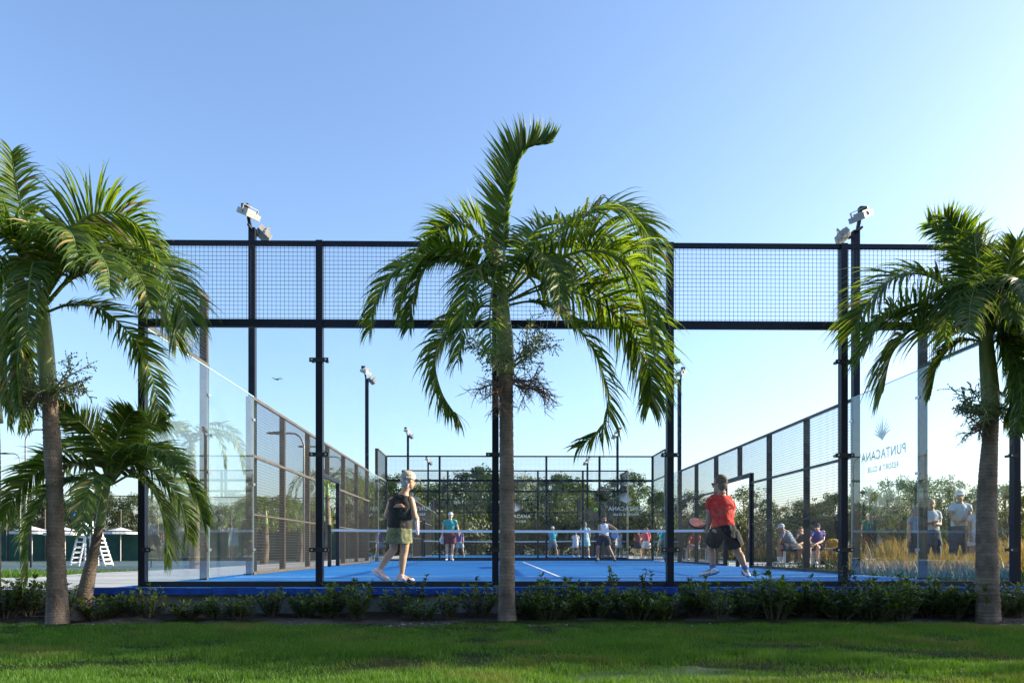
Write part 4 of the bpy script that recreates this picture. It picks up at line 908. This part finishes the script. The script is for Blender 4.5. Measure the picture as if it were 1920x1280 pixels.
    if hair:
        g = MB(); g.ball(head+hu*.040*hr-fx*.024*hr, (.085*hr, .094*hr, .096*hr), n=16, axes=(sx, fx, hu)); g.ball(head-hu*.02*hr-fx*.045*hr, (.072*hr, .066*hr, .078*hr), n=14, axes=(sx, fx, hu))
        g.ball(head-hu*.062*hr-fx*.035*hr, (.058*hr, .050*hr, .050*hr), n=12, axes=(sx, fx, hu))
        if hair_long: g.loft([head-fx*.08*hr, head-fx*.11*hr-hu*.10, head-fx*.09*hr-hu*.22], [.045, .04, .015], n=8)
        bake(g, 'hair', hair, root, vox*1.2, 0.012, 1)
    if cap:
        g = MB(); g.ball(head+hu*.055*hr-fx*.012*hr, (.086*hr, .100*hr, .080*hr), n=18, axes=(sx, fx, hu))
        bc = head+hu*.040*hr+fx*.090*hr; g.loft([bc-fx*.03, bc+fx*.03, bc+fx*.075-hu*.012], [(.075, .010), (.068, .008), (.035, .006)], n=14, side=sx)
        g.loft([head+hu*.02-fx*.012, head+hu*.045-fx*.012], [(.091*hr, .102*hr), (.092*hr, .104*hr)], n=18, side=sx)
        bake(g, 'cap', cap, root, 0.007 if fine else 0.012, 0, 1)
    if shirt:
        g = MB(); e = .016
        b0 = pel-up*(.05+shirt_drop)
        rr = [(.150*k+e,.112*k+e), (.160*k+e,.118*k+e), (.142*k+e,.108*k+e), (max(shw*.88,.14)+e,.115*k+e), (max(shw*.90,.13)+e*.8,.092*k+e), (.088,.074)]
        g.loft([b0, pel+up*.05, pel.lerp(shc, .40), pel.lerp(shc, .72), pel.lerp(shc, .93), shc.lerp(neck, .55)], rr, n=20, side=sides[:6])
        for s in ('l', 'r'):
            sh, el = P[s+'sh'], P[s+'el']
            if sleeves: so = V((0,0,-.012)); g.loft([sh.lerp(neck, .55)+so, sh.lerp(neck, .2)+so, sh+so, sh.lerp(el, .55)], [.045*k, .058*k, .066*k, .068*k], n=14)
            else: g.ball(sh.lerp(shc, .34)+up*.005, .056*k, n=10)
        bake(g, 'shirt', shirt, root, 0.009 if fine else .015, 0.010, 2)
    if shorts:
        g = MB(); e = .022
        g.loft([pel-up*.10, pel+up*.02, pel+up*.11], [(.150*k+e,.112*k+e), (.166*k+e,.126*k+e), (.146*k+e,.112*k+e)], n=18, side=hipx)
        for s in ('l', 'r'):
            hp, kn = P[s+'hip'], P[s+'kn']; g.loft([hp+up*.02, hp.lerp(kn, .35), hp.lerp(kn, short_len)], [.100*k+e*.6, .098*k+e, .090*k+e*1.3], n=16)
        bake(g, 'shorts', shorts, root, 0.010 if fine else .016, 0.010, 2)
    if pants:
        for s in ('l', 'r'):
            g = MB(); hp, kn, an = P[s+'hip'], P[s+'kn'], P[s+'an']; g.loft([hp, hp.lerp(kn, .4), kn, kn.lerp(an, .5), an.lerp(kn, .04)], [.105*k, .104*k, .080*k, .074*k, .070*k], n=14); bake(g, 'trouser_leg', pants, root, .016, .010, 1)
    if skirt:
        g = MB(); kc = (P['lkn']+P['rkn'])/2; g.loft([pel+up*.10, pel, pel.lerp(kc, .35), pel.lerp(kc, .62)], [(.150*k,.115*k), (.180*k,.140*k), (.192*k,.150*k), (.200*k,.155*k)], n=22, side=hipx)
        bake(g, 'skirt', skirt, root, 0.009, 0.012, 1)
    for s in ('l', 'r'):
        an, toe, kn = P[s+'an'], P[s+'toe'], P[s+'kn']
        if socks: g = MB(); g.loft([an.lerp(kn, sock_h), an, an-V((0,0,.02))], [.050, .041, .042], n=12); g.build('sock', socks, root, True)
        if shoes:
            fd = (toe-an); dz = V((0, 0, 1)); fdir = fd.normalized(); upf = (dz-fdir*dz.dot(fdir)).normalized() if abs(fdir.z) < .95 else V((1,0,0)); sd = fdir.cross(upf)
            sole_off = -upf*.022
            g = MB(); heel = an-fdir*.055-upf*.045; g.loft([heel, an-upf*.045, an.lerp(toe, .55)-upf*.028, toe-upf*.0, toe+fdir*.03], [(.036,.034), (.043,.045), (.049,.037), (.043,.026), (.022,.014)], n=14, side=sd)
            g.loft([an-upf*.05, an+upf*.012], [.046, .044], n=12)
            sh = bake(g, 'shoe', shoes[0], root, 0.008 if fine else .012, 0, 1)
            g = MB(); g.loft([heel-upf*.028-fdir*.012, an-upf*.078, an.lerp(toe, .55)-upf*.060, toe-upf*.022, toe+fdir*.038-upf*.012], [(.036,.013), (.043,.014), (.050,.012), (.044,.011), (.02,.008)], n=14, side=sd)
            g.build('sole', shoes[1], sh, True)
            if fine and len(shoes) > 2:
                g = MB(); m_ = an.lerp(toe, .45)-upf*.03
                for q in (-1, 1): g.loft([m_+sd*.050*q-fdir*.04+upf*.004, m_+sd*.053*q-fdir*.005-upf*.014, m_+sd*.050*q+fdir*.05+upf*.014], [(.004,.003), (.007,.004), (.002,.002)], n=6)
                g.build('stripe', shoes[2], sh, True)
    if extra: extra(P, root, up, across, face, head, pel, shc)
    return root, P
def racket(c, handle, face_n, L, label, ma, mb_, hl=.13):
    # c = blade centre, handle = direction from blade to grip
    c = V(c); h = V(handle).normalized(); n = V(face_n); n = (n-h*n.dot(h)).normalized(); s = h.cross(n)
    root = empty('racket', c, label, 'racket')
    g = MB(); N = 28; R = [(c-h*(.135*math.cos(a)*(1.0))+s*(.128*math.sin(a))) for a in [2*math.pi*k/N for k in range(N)]]
    def ring(sc, off): return [c+(p-c)*sc+n*off for p in R]
    vs = ring(1, .012)+ring(1, -.012)+ring(.9, .019)+ring(.9, -.019); fs = []
    for k in range(N):
        j = (k+1) % N; fs += [(k, j, N+j, N+k), (k, 2*N+k, 2*N+j, j), (N+k, N+j, 3*N+j, 3*N+k)]
    g.add(vs, fs); g.build('frame', ma, root, True)
    g = MB(); a = ring(.905, .017); b = ring(.905, -.017); g.add(a+b, [tuple(range(N)), tuple(range(2*N-1, N-1, -1))]); g.add([c+(p-c)*.905+n*.0 for p in R], [])
    fc = g.build('face', mb_, root)
    g = MB()
    for i in range(-4, 5):
        for j in range(-4, 5):
            q = s*i*.022+h*j*.022
            if q.length < .10:
                for o in (.0178, -.0178): g.loft([c+q+n*o, c+q+n*(o*1.01)], [.005, .005], n=6)
    g.build('holes', M['black'], fc)
    g = MB(); e = c+h*.13; g.loft([c+h*.10+s*.05, e+s*.03+h*.02, e+h*.06], [.012, .012, .014], n=8); g.loft([c+h*.10-s*.05, e-s*.03+h*.02, e+h*.06], [.012, .012, .014], n=8); g.build('throat', ma, root, True)
    g = MB(); g.loft([e+h*.05, e+h*(.05+hl), e+h*(.06+hl)], [.015, .015, .018], n=10); g.build('grip', M['white'], root, True)
    return root

# woman, near court, left
hairW = cloth('silver_hair', (0.50, 0.48, 0.44), (0.28, 0.25, 0.21), 30)
capW = cloth('camo_cap', (0.36, 0.30, 0.20), (0.60, 0.54, 0.42), 18)
camo = cloth('camo_green', (0.055, 0.065, 0.022), (0.24, 0.25, 0.12), 13)
blk = cloth('black_sport', (0.009, 0.008, 0.008), (0.018, 0.014, 0.013), 12)
def wom(P, root, up, across, face, head, pel, shc):
    # open back cut-out of the vest: bare skin patch just proud of the cloth
    g = MB(); c = shc.lerp(pel, .20)-V((0.01, .133, 0)); 
    g.loft([c+V((-.075,.012,-.02)), c+V((-.03,0,-.004)), c+V((.03,0,-.004)), c+V((.075,.012,-.02))], [(.003,.004), (.026,.005), (.026,.005), (.003,.004)], n=10, side=V((0,0,1))); g.build('bare_back', SK['tan'], root, True)
    g = MB(); q = pel+V((.075,-.150,.06)); g.box((q.x, q.y-.004, q.z), (q.x+.022, q.y+.002, q.z+.010)); g.build('hem_tag', M['white'], root)
    q = head+V((-.055,-.06,.045)); g = MB(); g.loft([q+V((-.03,.02,0)), q+V((.0,-.03,0)), q+V((.045,-.045,-.004))], [(.012,.004)]*3, n=6, side=V((0,0,1))); g.build('cap_strap', M['white'], root)
person('woman in a black racerback vest, camouflage skirt and pink shoes walking on the near court', dict(
    head=(766,901,0), neck=(759,921,0), lsh=(736,937,-.0), rsh=(770,937,-.03), sw=(.36,),
    lel=(725,966,.10), lwr=(742,976,.32), rel=(777,966,-.04), rwr=(781,972,.18), lha=(752,976,.38), rha=(782,976,.26),
    lhip=(737,992,0), rhip=(760,992,.03), lkn=(738,1030,.06), rkn=(758,1035,.02), lan=(711,1068,-.04), ran=(753,1078,0), ltoe=(728,1086,.02), rtoe=(773,1086,.04)),
    10.45, (0.85, 0.55, -0.1), 'tan', shirt=blk, skirt=camo, hair=hairW, cap=capW, shoes=(cloth('pink_shoe', (0.75, 0.50, 0.47)), cloth('pale_sole', (0.74, 0.66, 0.66)), M['white']), fine=True, sleeves=False, build=.95, arm=1.12, extra=wom, headr=1.04, shirt_drop=.06)
racket(at(783, 985, 10.80), at(781, 974, 10.63)-at(783, 988, 10.85), (1, -.22, 0.1), .4, 'white and red racket held by the woman in black', M['white'], cloth('redface', (0.5, 0.04, 0.05), (0.7, 0.6, 0.6), 18))
# man in red
red = cloth('red_shirt', (0.62, 0.028, 0.020), (0.70, 0.040, 0.028), 5)
def rman(P, root, up, across, face, head, pel, shc):
    g = MB(); a = P['lhip'].lerp(P['lkn'], .25); b = P['lhip'].lerp(P['lkn'], .62); o = V((-.075, -.095, 0)); g.loft([a+o*.95+V((.05,0,0)), b+o+V((.0,-.0,0))], [(.010,.004), (.010,.004)], n=6, side=V((1,0,0))); g.build('side_stripe', M['white'], root)
person('man in a red polo shirt and black shorts crouching ready on the near court', dict(
    head=(1349,907,.02), neck=(1353,921,.0), lsh=(1333,936,-.02), rsh=(1369,939,.02), sw=(.42,),
    lel=(1329,968,.04), lwr=(1328,992,.16), lha=(1321,991,.24), rel=(1373,966,.24), rwr=(1348,982,.42), rha=(1338,984,.44),
    lhip=(1345,998,-.04), rhip=(1371,998,0), lkn=(1332,1028,.12), rkn=(1383,1034,.08), lan=(1337,1066,-.06), ran=(1398,1067,-.02), ltoe=(1314,1076,.0), rtoe=(1403,1077,-.12)),
    11.75, (-0.75, 0.65, -0.05), 'mid', shirt=red, shorts=cloth('black_shorts', (0.005, 0.005, 0.007)), hair=cloth('brown_hair', (0.10, 0.055, 0.03), (0.19, 0.12, 0.07), 40),
    shoes=(cloth('white_shoe', (0.72, 0.74, 0.78)), cloth('navy_sole', (0.10, 0.12, 0.25)), M['navy']), socks=cloth('blue_sock', (0.08, 0.14, 0.4)), fine=True, glasses=True, extra=rman, build=1.06, headr=1.1, short_len=.72, sock_h=.16, arm=1.1)
racket(at(1306, 981, 12.02), at(1326, 989, 12.0)-at(1304, 980, 12.05), (.25, -.75, .75), .4, 'black, red and white racket held low by the man in red', cloth('racket_dark', (0.02, 0.025, 0.05)), cloth('racketface', (0.10, 0.10, 0.12), (0.55, 0.10, 0.08), 9))
# far end players
white_sock = cloth('white_sock', (0.75, 0.75, 0.77)); wshoe = (cloth('white_shoe', (0.72, 0.74, 0.78)), cloth('dark_sole', (0.03, 0.03, 0.04)))
person('player in a teal t-shirt and maroon shorts standing at the far glass wall', dict(
    head=(845,966.5,0), neck=(844,972,0), lsh=(834,976.5,0), rsh=(854,976.5,0), lel=(831,988,.0), lwr=(830,999,-.05), rel=(858,988,0), rwr=(860,999,-.05),
    lhip=(839,1004,0), rhip=(849,1004,0), lkn=(838,1024,-.02), rkn=(849,1024,-.02), lan=(838,1045,0), ran=(847,1045,0), ltoe=(836,1049,-.14), rtoe=(849,1049,-.14)),
    27.3, (0.35, -1, 0), 'fair', shirt=cloth('teal', (0.01, 0.26, 0.26)), shorts=cloth('maroon', (0.13, 0.03, 0.045)), hair=cloth('darkhair', (0.015, 0.01, 0.008)), cap=cloth('white_cap', (0.6, 0.62, 0.68)), socks=white_sock, shoes=wshoe, hair_long=True, shirt_drop=.05)
racket(at(829, 1012, 27.2), (0.02, 0, 1), (0.8, -.6, 0), .4, 'pale racket hanging in the hand of the teal shirt player', M['white'], cloth('paleface', (0.5, 0.52, 0.5)))
person('bearded player in a white tank top and sunglasses stretching an arm sideways', dict(
    head=(1133,974,0), neck=(1132.5,980.5,0), lsh=(1124,985,0), rsh=(1142,984,0), lel=(1122,995,-.1), lwr=(1130,1001,-.3), rel=(1153,990,-.05), rwr=(1162,999,-.1),
    lhip=(1127,1008,0), rhip=(1137,1008,0), lkn=(1121,1027,-.1), rkn=(1142,1027,-.05), lan=(1121,1046,0), ran=(1152,1046,0), ltoe=(1118,1050,-.12), rtoe=(1154,1050,-.12)),
    27.0, (0.1, -1, 0), 'mid', shirt=cloth('white_tank', (0.68, 0.70, 0.78)), shorts=cloth('dark_shorts', (0.015, 0.022, 0.05)), hair=cloth('darkhair', (0.015, 0.01, 0.008)), shoes=(cloth('dark_shoe', (0.03, 0.03, 0.04)), cloth('dark_sole', (0.03, 0.03, 0.04))), sleeves=False, glasses=True, beard=True)
racket(at(1152, 1003, 26.6), (-1, 0, .15), (0, -1, .3), .4, 'blue and white racket of the player in the white tank top', cloth('racketblue', (0.03, 0.08, 0.3)), cloth('blueface', (0.25, 0.35, 0.6)))

def stand(px, d, top, **k):                 # simple standing pose used at several far places
    s = F/d; fy = CY+(CAM.z-k.pop('z0', 0))*s; H = fy-top; back = k.pop('back', False); lean = k.pop('lean', 0)*H; st = k.pop('stride', 0.06)*H; arm = k.pop('arm', 'down')
    J = dict(head=(px+lean, top+.065*H, 0), neck=(px+lean*.8, top+.135*H, 0), lsh=(px+lean*.7-.10*H, top+.185*H, 0), rsh=(px+lean*.7+.10*H, top+.185*H, 0), lhip=(px-.05*H, top+.50*H, 0), rhip=(px+.05*H, top+.50*H, 0),
             lkn=(px-.05*H-st*.5, top+.72*H, -.03), rkn=(px+.05*H+st*.5, top+.72*H, 0.03), lan=(px-.05*H-st, top+.945*H, 0), ran=(px+.05*H+st, top+.945*H, 0))
    f = k['face']; L = math.hypot(f[0], f[1]); dx = f[0]/L*.15*s; dy = f[1]/L*.14
    J['ltoe'] = (J['lan'][0]+dx, top+.985*H, dy); J['rtoe'] = (J['ran'][0]+dx, top+.985*H, dy)
    if arm == 'down': J.update(lel=(px+lean*.5-.125*H, top+.34*H, 0), lwr=(px-.12*H, top+.47*H, dy*.5), rel=(px+lean*.5+.125*H, top+.34*H, 0), rwr=(px+.12*H, top+.47*H, dy*.5))
    elif arm == 'fold': J.update(lel=(px-.125*H, top+.35*H, dy*.4), lwr=(px-.0*H, top+.33*H, dy*1.6), rel=(px+.125*H, top+.35*H, dy*.4), rwr=(px+.05*H, top+.34*H, dy*1.6))
    elif arm == 'fwd': J.update(lel=(px-.10*H+dx*.3, top+.33*H, dy), lwr=(px-.02*H+dx*1.2, top+.38*H, dy*2), rel=(px+.12*H, top+.33*H, dy), rwr=(px+.04*H+dx*1.2, top+.38*H, dy*2))
    return J, d
def P_(label, px, d, top, **k):
    kk = {a: k.pop(a) for a in list(k) if a in ('back', 'lean', 'stride', 'arm', 'z0')}; kk['face'] = k['face']
    J, d = stand(px, d, top, **kk); return person(label, J, d, k.pop('face'), **k)
P_('player in a cyan t-shirt and pale cap seen from behind on the farther court', 1036, 40, 987, face=(-.3, 1, 0), stride=.12, sk='mid', shirt=cloth('cyan', (0.02, 0.38, 0.48)), shorts=cloth('tanshorts', (0.15, 0.2, 0.24)), cap=cloth('white_cap', (0.6, 0.62, 0.68)), shoes=wshoe, arm='fwd')
P_('large player in a pale blue shirt standing on the farther court', 1097, 37, 979, face=(.3, 1, 0), stride=.05, sk='mid', shirt=cloth('paleblue', (0.36, 0.55, 0.70)), shorts=cloth('lightshorts', (0.42, 0.62, 0.66)), hair=cloth('greyhair', (0.25, 0.2, 0.17)), shoes=wshoe, build=1.15, arm='down')
P_('person in a white dress standing just left of the pale blue shirt player', 1079, 44, 996, face=(.5, .6, 0), sk='mid', shirt=cloth('whitedress', (0.6, 0.62, 0.68)), skirt=cloth('whitedress', (0.6, 0.62, 0.68)), hair=cloth('darkhair', (0.015, 0.01, 0.008)), shoes=wshoe, arm='fold')
P_('player with bright green shoes and purple shirt behind the teal shirt player', 862, 42, 992, face=(0, -1, 0), sk='mid', shirt=cloth('purple', (0.10, 0.06, 0.22)), shorts=cloth('greyshorts', (0.3, 0.36, 0.42)), hair=cloth('darkhair', (0.015, 0.01, 0.008)), shoes=(cloth('greenshoe', (0.05, 0.5, 0.18)), cloth('greensole', (0.1, 0.6, 0.2))), stride=.1)
P_('spectator in a pink top and white shorts standing right of the farther court', 1212, 36, 990, face=(-1, .2, 0), sk='mid', shirt=cloth('pink', (0.60, 0.10, 0.17)), shorts=cloth('whiteshorts', (0.65, 0.66, 0.7)), hair=cloth('brown_hair', (0.10, 0.055, 0.03)), shoes=wshoe, arm='fold', lean=-.02)
P_('spectator in a dark red top standing next to the pink top spectator', 1196, 38, 993, face=(1, -.3, 0), sk='mid', shirt=cloth('darkred', (0.12, 0.03, 0.04)), shorts=cloth('dark_shorts', (0.015, 0.022, 0.05)), hair=cloth('darkhair', (0.015, 0.01, 0.008)), shoes=wshoe, arm='fold')
# onlookers beyond the right glass
cloth('navytrouser', (0.03, 0.045, 0.10)); cloth('dark_shorts', (0.015, 0.022, 0.05))
P_('onlooker with folded arms in a white patterned shirt and dark trousers beyond the right glass', 1746, 16.3, 937, face=(-.3, -1, 0), sk='mid', shirt=cloth('lightshirt', (0.50, 0.58, 0.68), (0.66, 0.70, 0.76), 26), shorts=cloth('navytrouser', (0.03, 0.045, 0.10)), hair=cloth('greyhair', (0.25, 0.2, 0.17)), shoes=wshoe, arm='fold', pants=M['cloth_navytrouser'])
P_('onlooker in a white cap and pale shirt standing left of the right palm trunk', 1800, 16.0, 921, face=(-.5, -1, 0), sk='mid', shirt=cloth('lightshirt', (0.50, 0.58, 0.68), (0.66, 0.70, 0.76), 26), shorts=cloth('navytrouser', (0.03, 0.045, 0.10)), cap=cloth('white_cap', (0.6, 0.62, 0.68)), shoes=wshoe, arm='fwd', pants=M['cloth_navytrouser'], build=1.08)
P_('onlooker in a grey blue shirt half hidden behind the post in the right glass', 1719, 17.2, 950, face=(.4, -1, 0), sk='mid', shirt=cloth('bluegrey', (0.20, 0.27, 0.36)), shorts=cloth('dark_shorts', (0.015, 0.022, 0.05)), hair=cloth('greyhair', (0.25, 0.2, 0.17)), shoes=wshoe, arm='down', pants=M['cloth_dark_shorts'])
P_('onlooker in a long white shirt mostly hidden by the right palm trunk', 1833, 15.8, 945, face=(-.5, -1, 0), sk='mid', shirt=cloth('whitedress', (0.6, 0.62, 0.68)), skirt=cloth('whitedress', (0.6, 0.62, 0.68)), hair=cloth('brown_hair', (0.10, 0.055, 0.03)), shoes=wshoe, arm='down')
# seated onlookers
def seated(label, px, d, top, face, **k):
    s = F/d; fy = CY+CAM.z*s; f = V(face).normalized(); m = lambda mm: mm*s; lean = k.pop('lean', .0)
    hipy = fy-m(.50); sgn = f.x
    H = hipy-top
    def q(x, y, z): return (px+x, y, z)
    J = dict(lhip=q(-m(.09)*abs(f.y), hipy, .09*f.x), rhip=q(m(.09)*abs(f.y), hipy, -.09*f.x))
    tx = m(lean)*f.x; tz = lean*f.y
    J['lsh'] = q(tx-m(.17)*abs(f.y), hipy-H*.66, tz+.17*f.x); J['rsh'] = q(tx+m(.17)*abs(f.y), hipy-H*.66, tz-.17*f.x)
    J['neck'] = q(tx*1.15, hipy-H*.74, tz*1.15); J['head'] = q(tx*1.35+m(.03)*f.x, hipy-H*.86, tz*1.35)
    for a in ('l', 'r'):
        w_ = -1 if a == 'l' else 1
        J[a+'kn'] = q(m(.42)*f.x+w_*m(.13)*abs(f.y), hipy+m(.02), .42*f.y-w_*.13*f.x); J[a+'an'] = q(m(.42)*f.x+w_*m(.12)*abs(f.y), fy-m(.085), .42*f.y-w_*.12*f.x)
        J[a+'toe'] = q(m(.57)*f.x+w_*m(.12)*abs(f.y), fy-m(.035), .57*f.y-w_*.12*f.x)
        J[a+'el'] = q(tx*.8+m(.16)*f.x+w_*m(.22)*abs(f.y), hipy-H*.28, .16*f.y+tz*.6-w_*.2*f.x); J[a+'wr'] = q(m(.40)*f.x+w_*m(.08)*abs(f.y), hipy-H*.12, .40*f.y-w_*.06*f.x)
    return person(label, J, d, face, **k)
def bench(x0, x1, y, label):
    root = empty('bench', ((x0+x1)/2, y, 0), label, 'bench')
    g = MB()
    for k in range(4): g.box((x0, y-.2+.105*k, .43), (x1, y-.11+.105*k, .46))
    g.build('seat', M['white'], root)
    for x in (x0+.12, x1-.12):
        for yy in (y-.18, y+.18): g = MB(); g.box((x-.03, yy-.03, 0), (x+.03, yy+.03, .43)); g.build('leg', M['white'], root)
p1 = at(1488, CY, 22.3); p2 = at(1545, CY, 21.8)
bench(p1.x-.45, p1.x+.55, p1.y, 'white slatted bench under the man leaning forward in the grey shirt')
bench(p2.x-.35, p2.x+1.0, p2.y, 'white slatted bench carrying the bags, behind the right mesh')
seated('man in a grey shirt and white cap leaning forward on a bench behind mesh', 1488, 22.3, 984, (-1, -.35, 0), lean=.26, sk='mid', shirt=cloth('greyshirt', (0.16, 0.22, 0.30)), shorts=cloth('dark_shorts', (0.015, 0.022, 0.05)), cap=cloth('white_cap', (0.6, 0.62, 0.68)), shoes=wshoe, socks=white_sock)
seated('person in dark clothes sitting behind the man in the grey shirt', 1506, 22.8, 990, (-.6, -1, 0), lean=.1, sk='tan', shirt=cloth('darktop', (0.05, 0.05, 0.07)), shorts=cloth('tanshorts2', (0.25, 0.18, 0.13)), hair=cloth('brown_hair', (0.10, 0.055, 0.03)), shoes=wshoe)
seated('woman in a dark cap and purple top sitting on the bench behind the right mesh', 1534, 21.8, 983, (-.35, -1, 0), lean=.05, sk='fair', shirt=cloth('purple2', (0.07, 0.06, 0.30)), shorts=cloth('darktop', (0.05, 0.05, 0.07)), cap=cloth('darkcap', (0.03, 0.035, 0.08)), hair=cloth('darkhair', (0.015, 0.01, 0.008)), shoes=wshoe, hair_long=True)
seated('person in a red shirt sitting far behind the right mesh, below the racket', 1303, 30, 995, (-.3, -1, 0), sk='mid', shirt=cloth('redorange', (0.55, 0.08, 0.03)), shorts=cloth('whiteshorts', (0.65, 0.66, 0.7)), hair=cloth('darkhair', (0.015, 0.01, 0.008)), shoes=wshoe)
bp = at(1303, CY, 30); bench(bp.x-.4, bp.x+.6, bp.y, 'white bench under the person in the red shirt')
def bag(px, d, w_, h, m, label, seed):
    r = random.Random(seed); p = at(px, CY, d); g = MB(); z = .462
    g.loft([(p.x-w_/2, p.y, z+h*.45), (p.x-w_*.3, p.y, z+h*.5), (p.x+w_*.25, p.y, z+h*.52), (p.x+w_/2, p.y, z+h*.42)], [(.05,h*.3), (.12,h*.5), (.12,h*.48), (.05,h*.28)], n=12, side=V((0,1,0)))
    root = empty('bag', (p.x, p.y, z), label, 'bag'); bake(g, 'bag_body', m, root, .012, .012, 1)
    g = MB(); P = cat_rom([(p.x-w_*.25, p.y, z+h*.9), (p.x, p.y, z+h*1.35), (p.x+w_*.25, p.y, z+h*.9)], 10); g.loft(P, [.010]*10, n=6); g.build('strap', M['black'], root)
bag(1562, 21.7, .34, .26, cloth('yellowbag', (0.50, 0.28, 0.02)), 'yellow bag on the bench right of the woman in purple', 1)
bag(1578, 21.9, .40, .24, cloth('greenbag', (0.02, 0.10, 0.06)), 'dark green bag at the right end of the bench', 2)
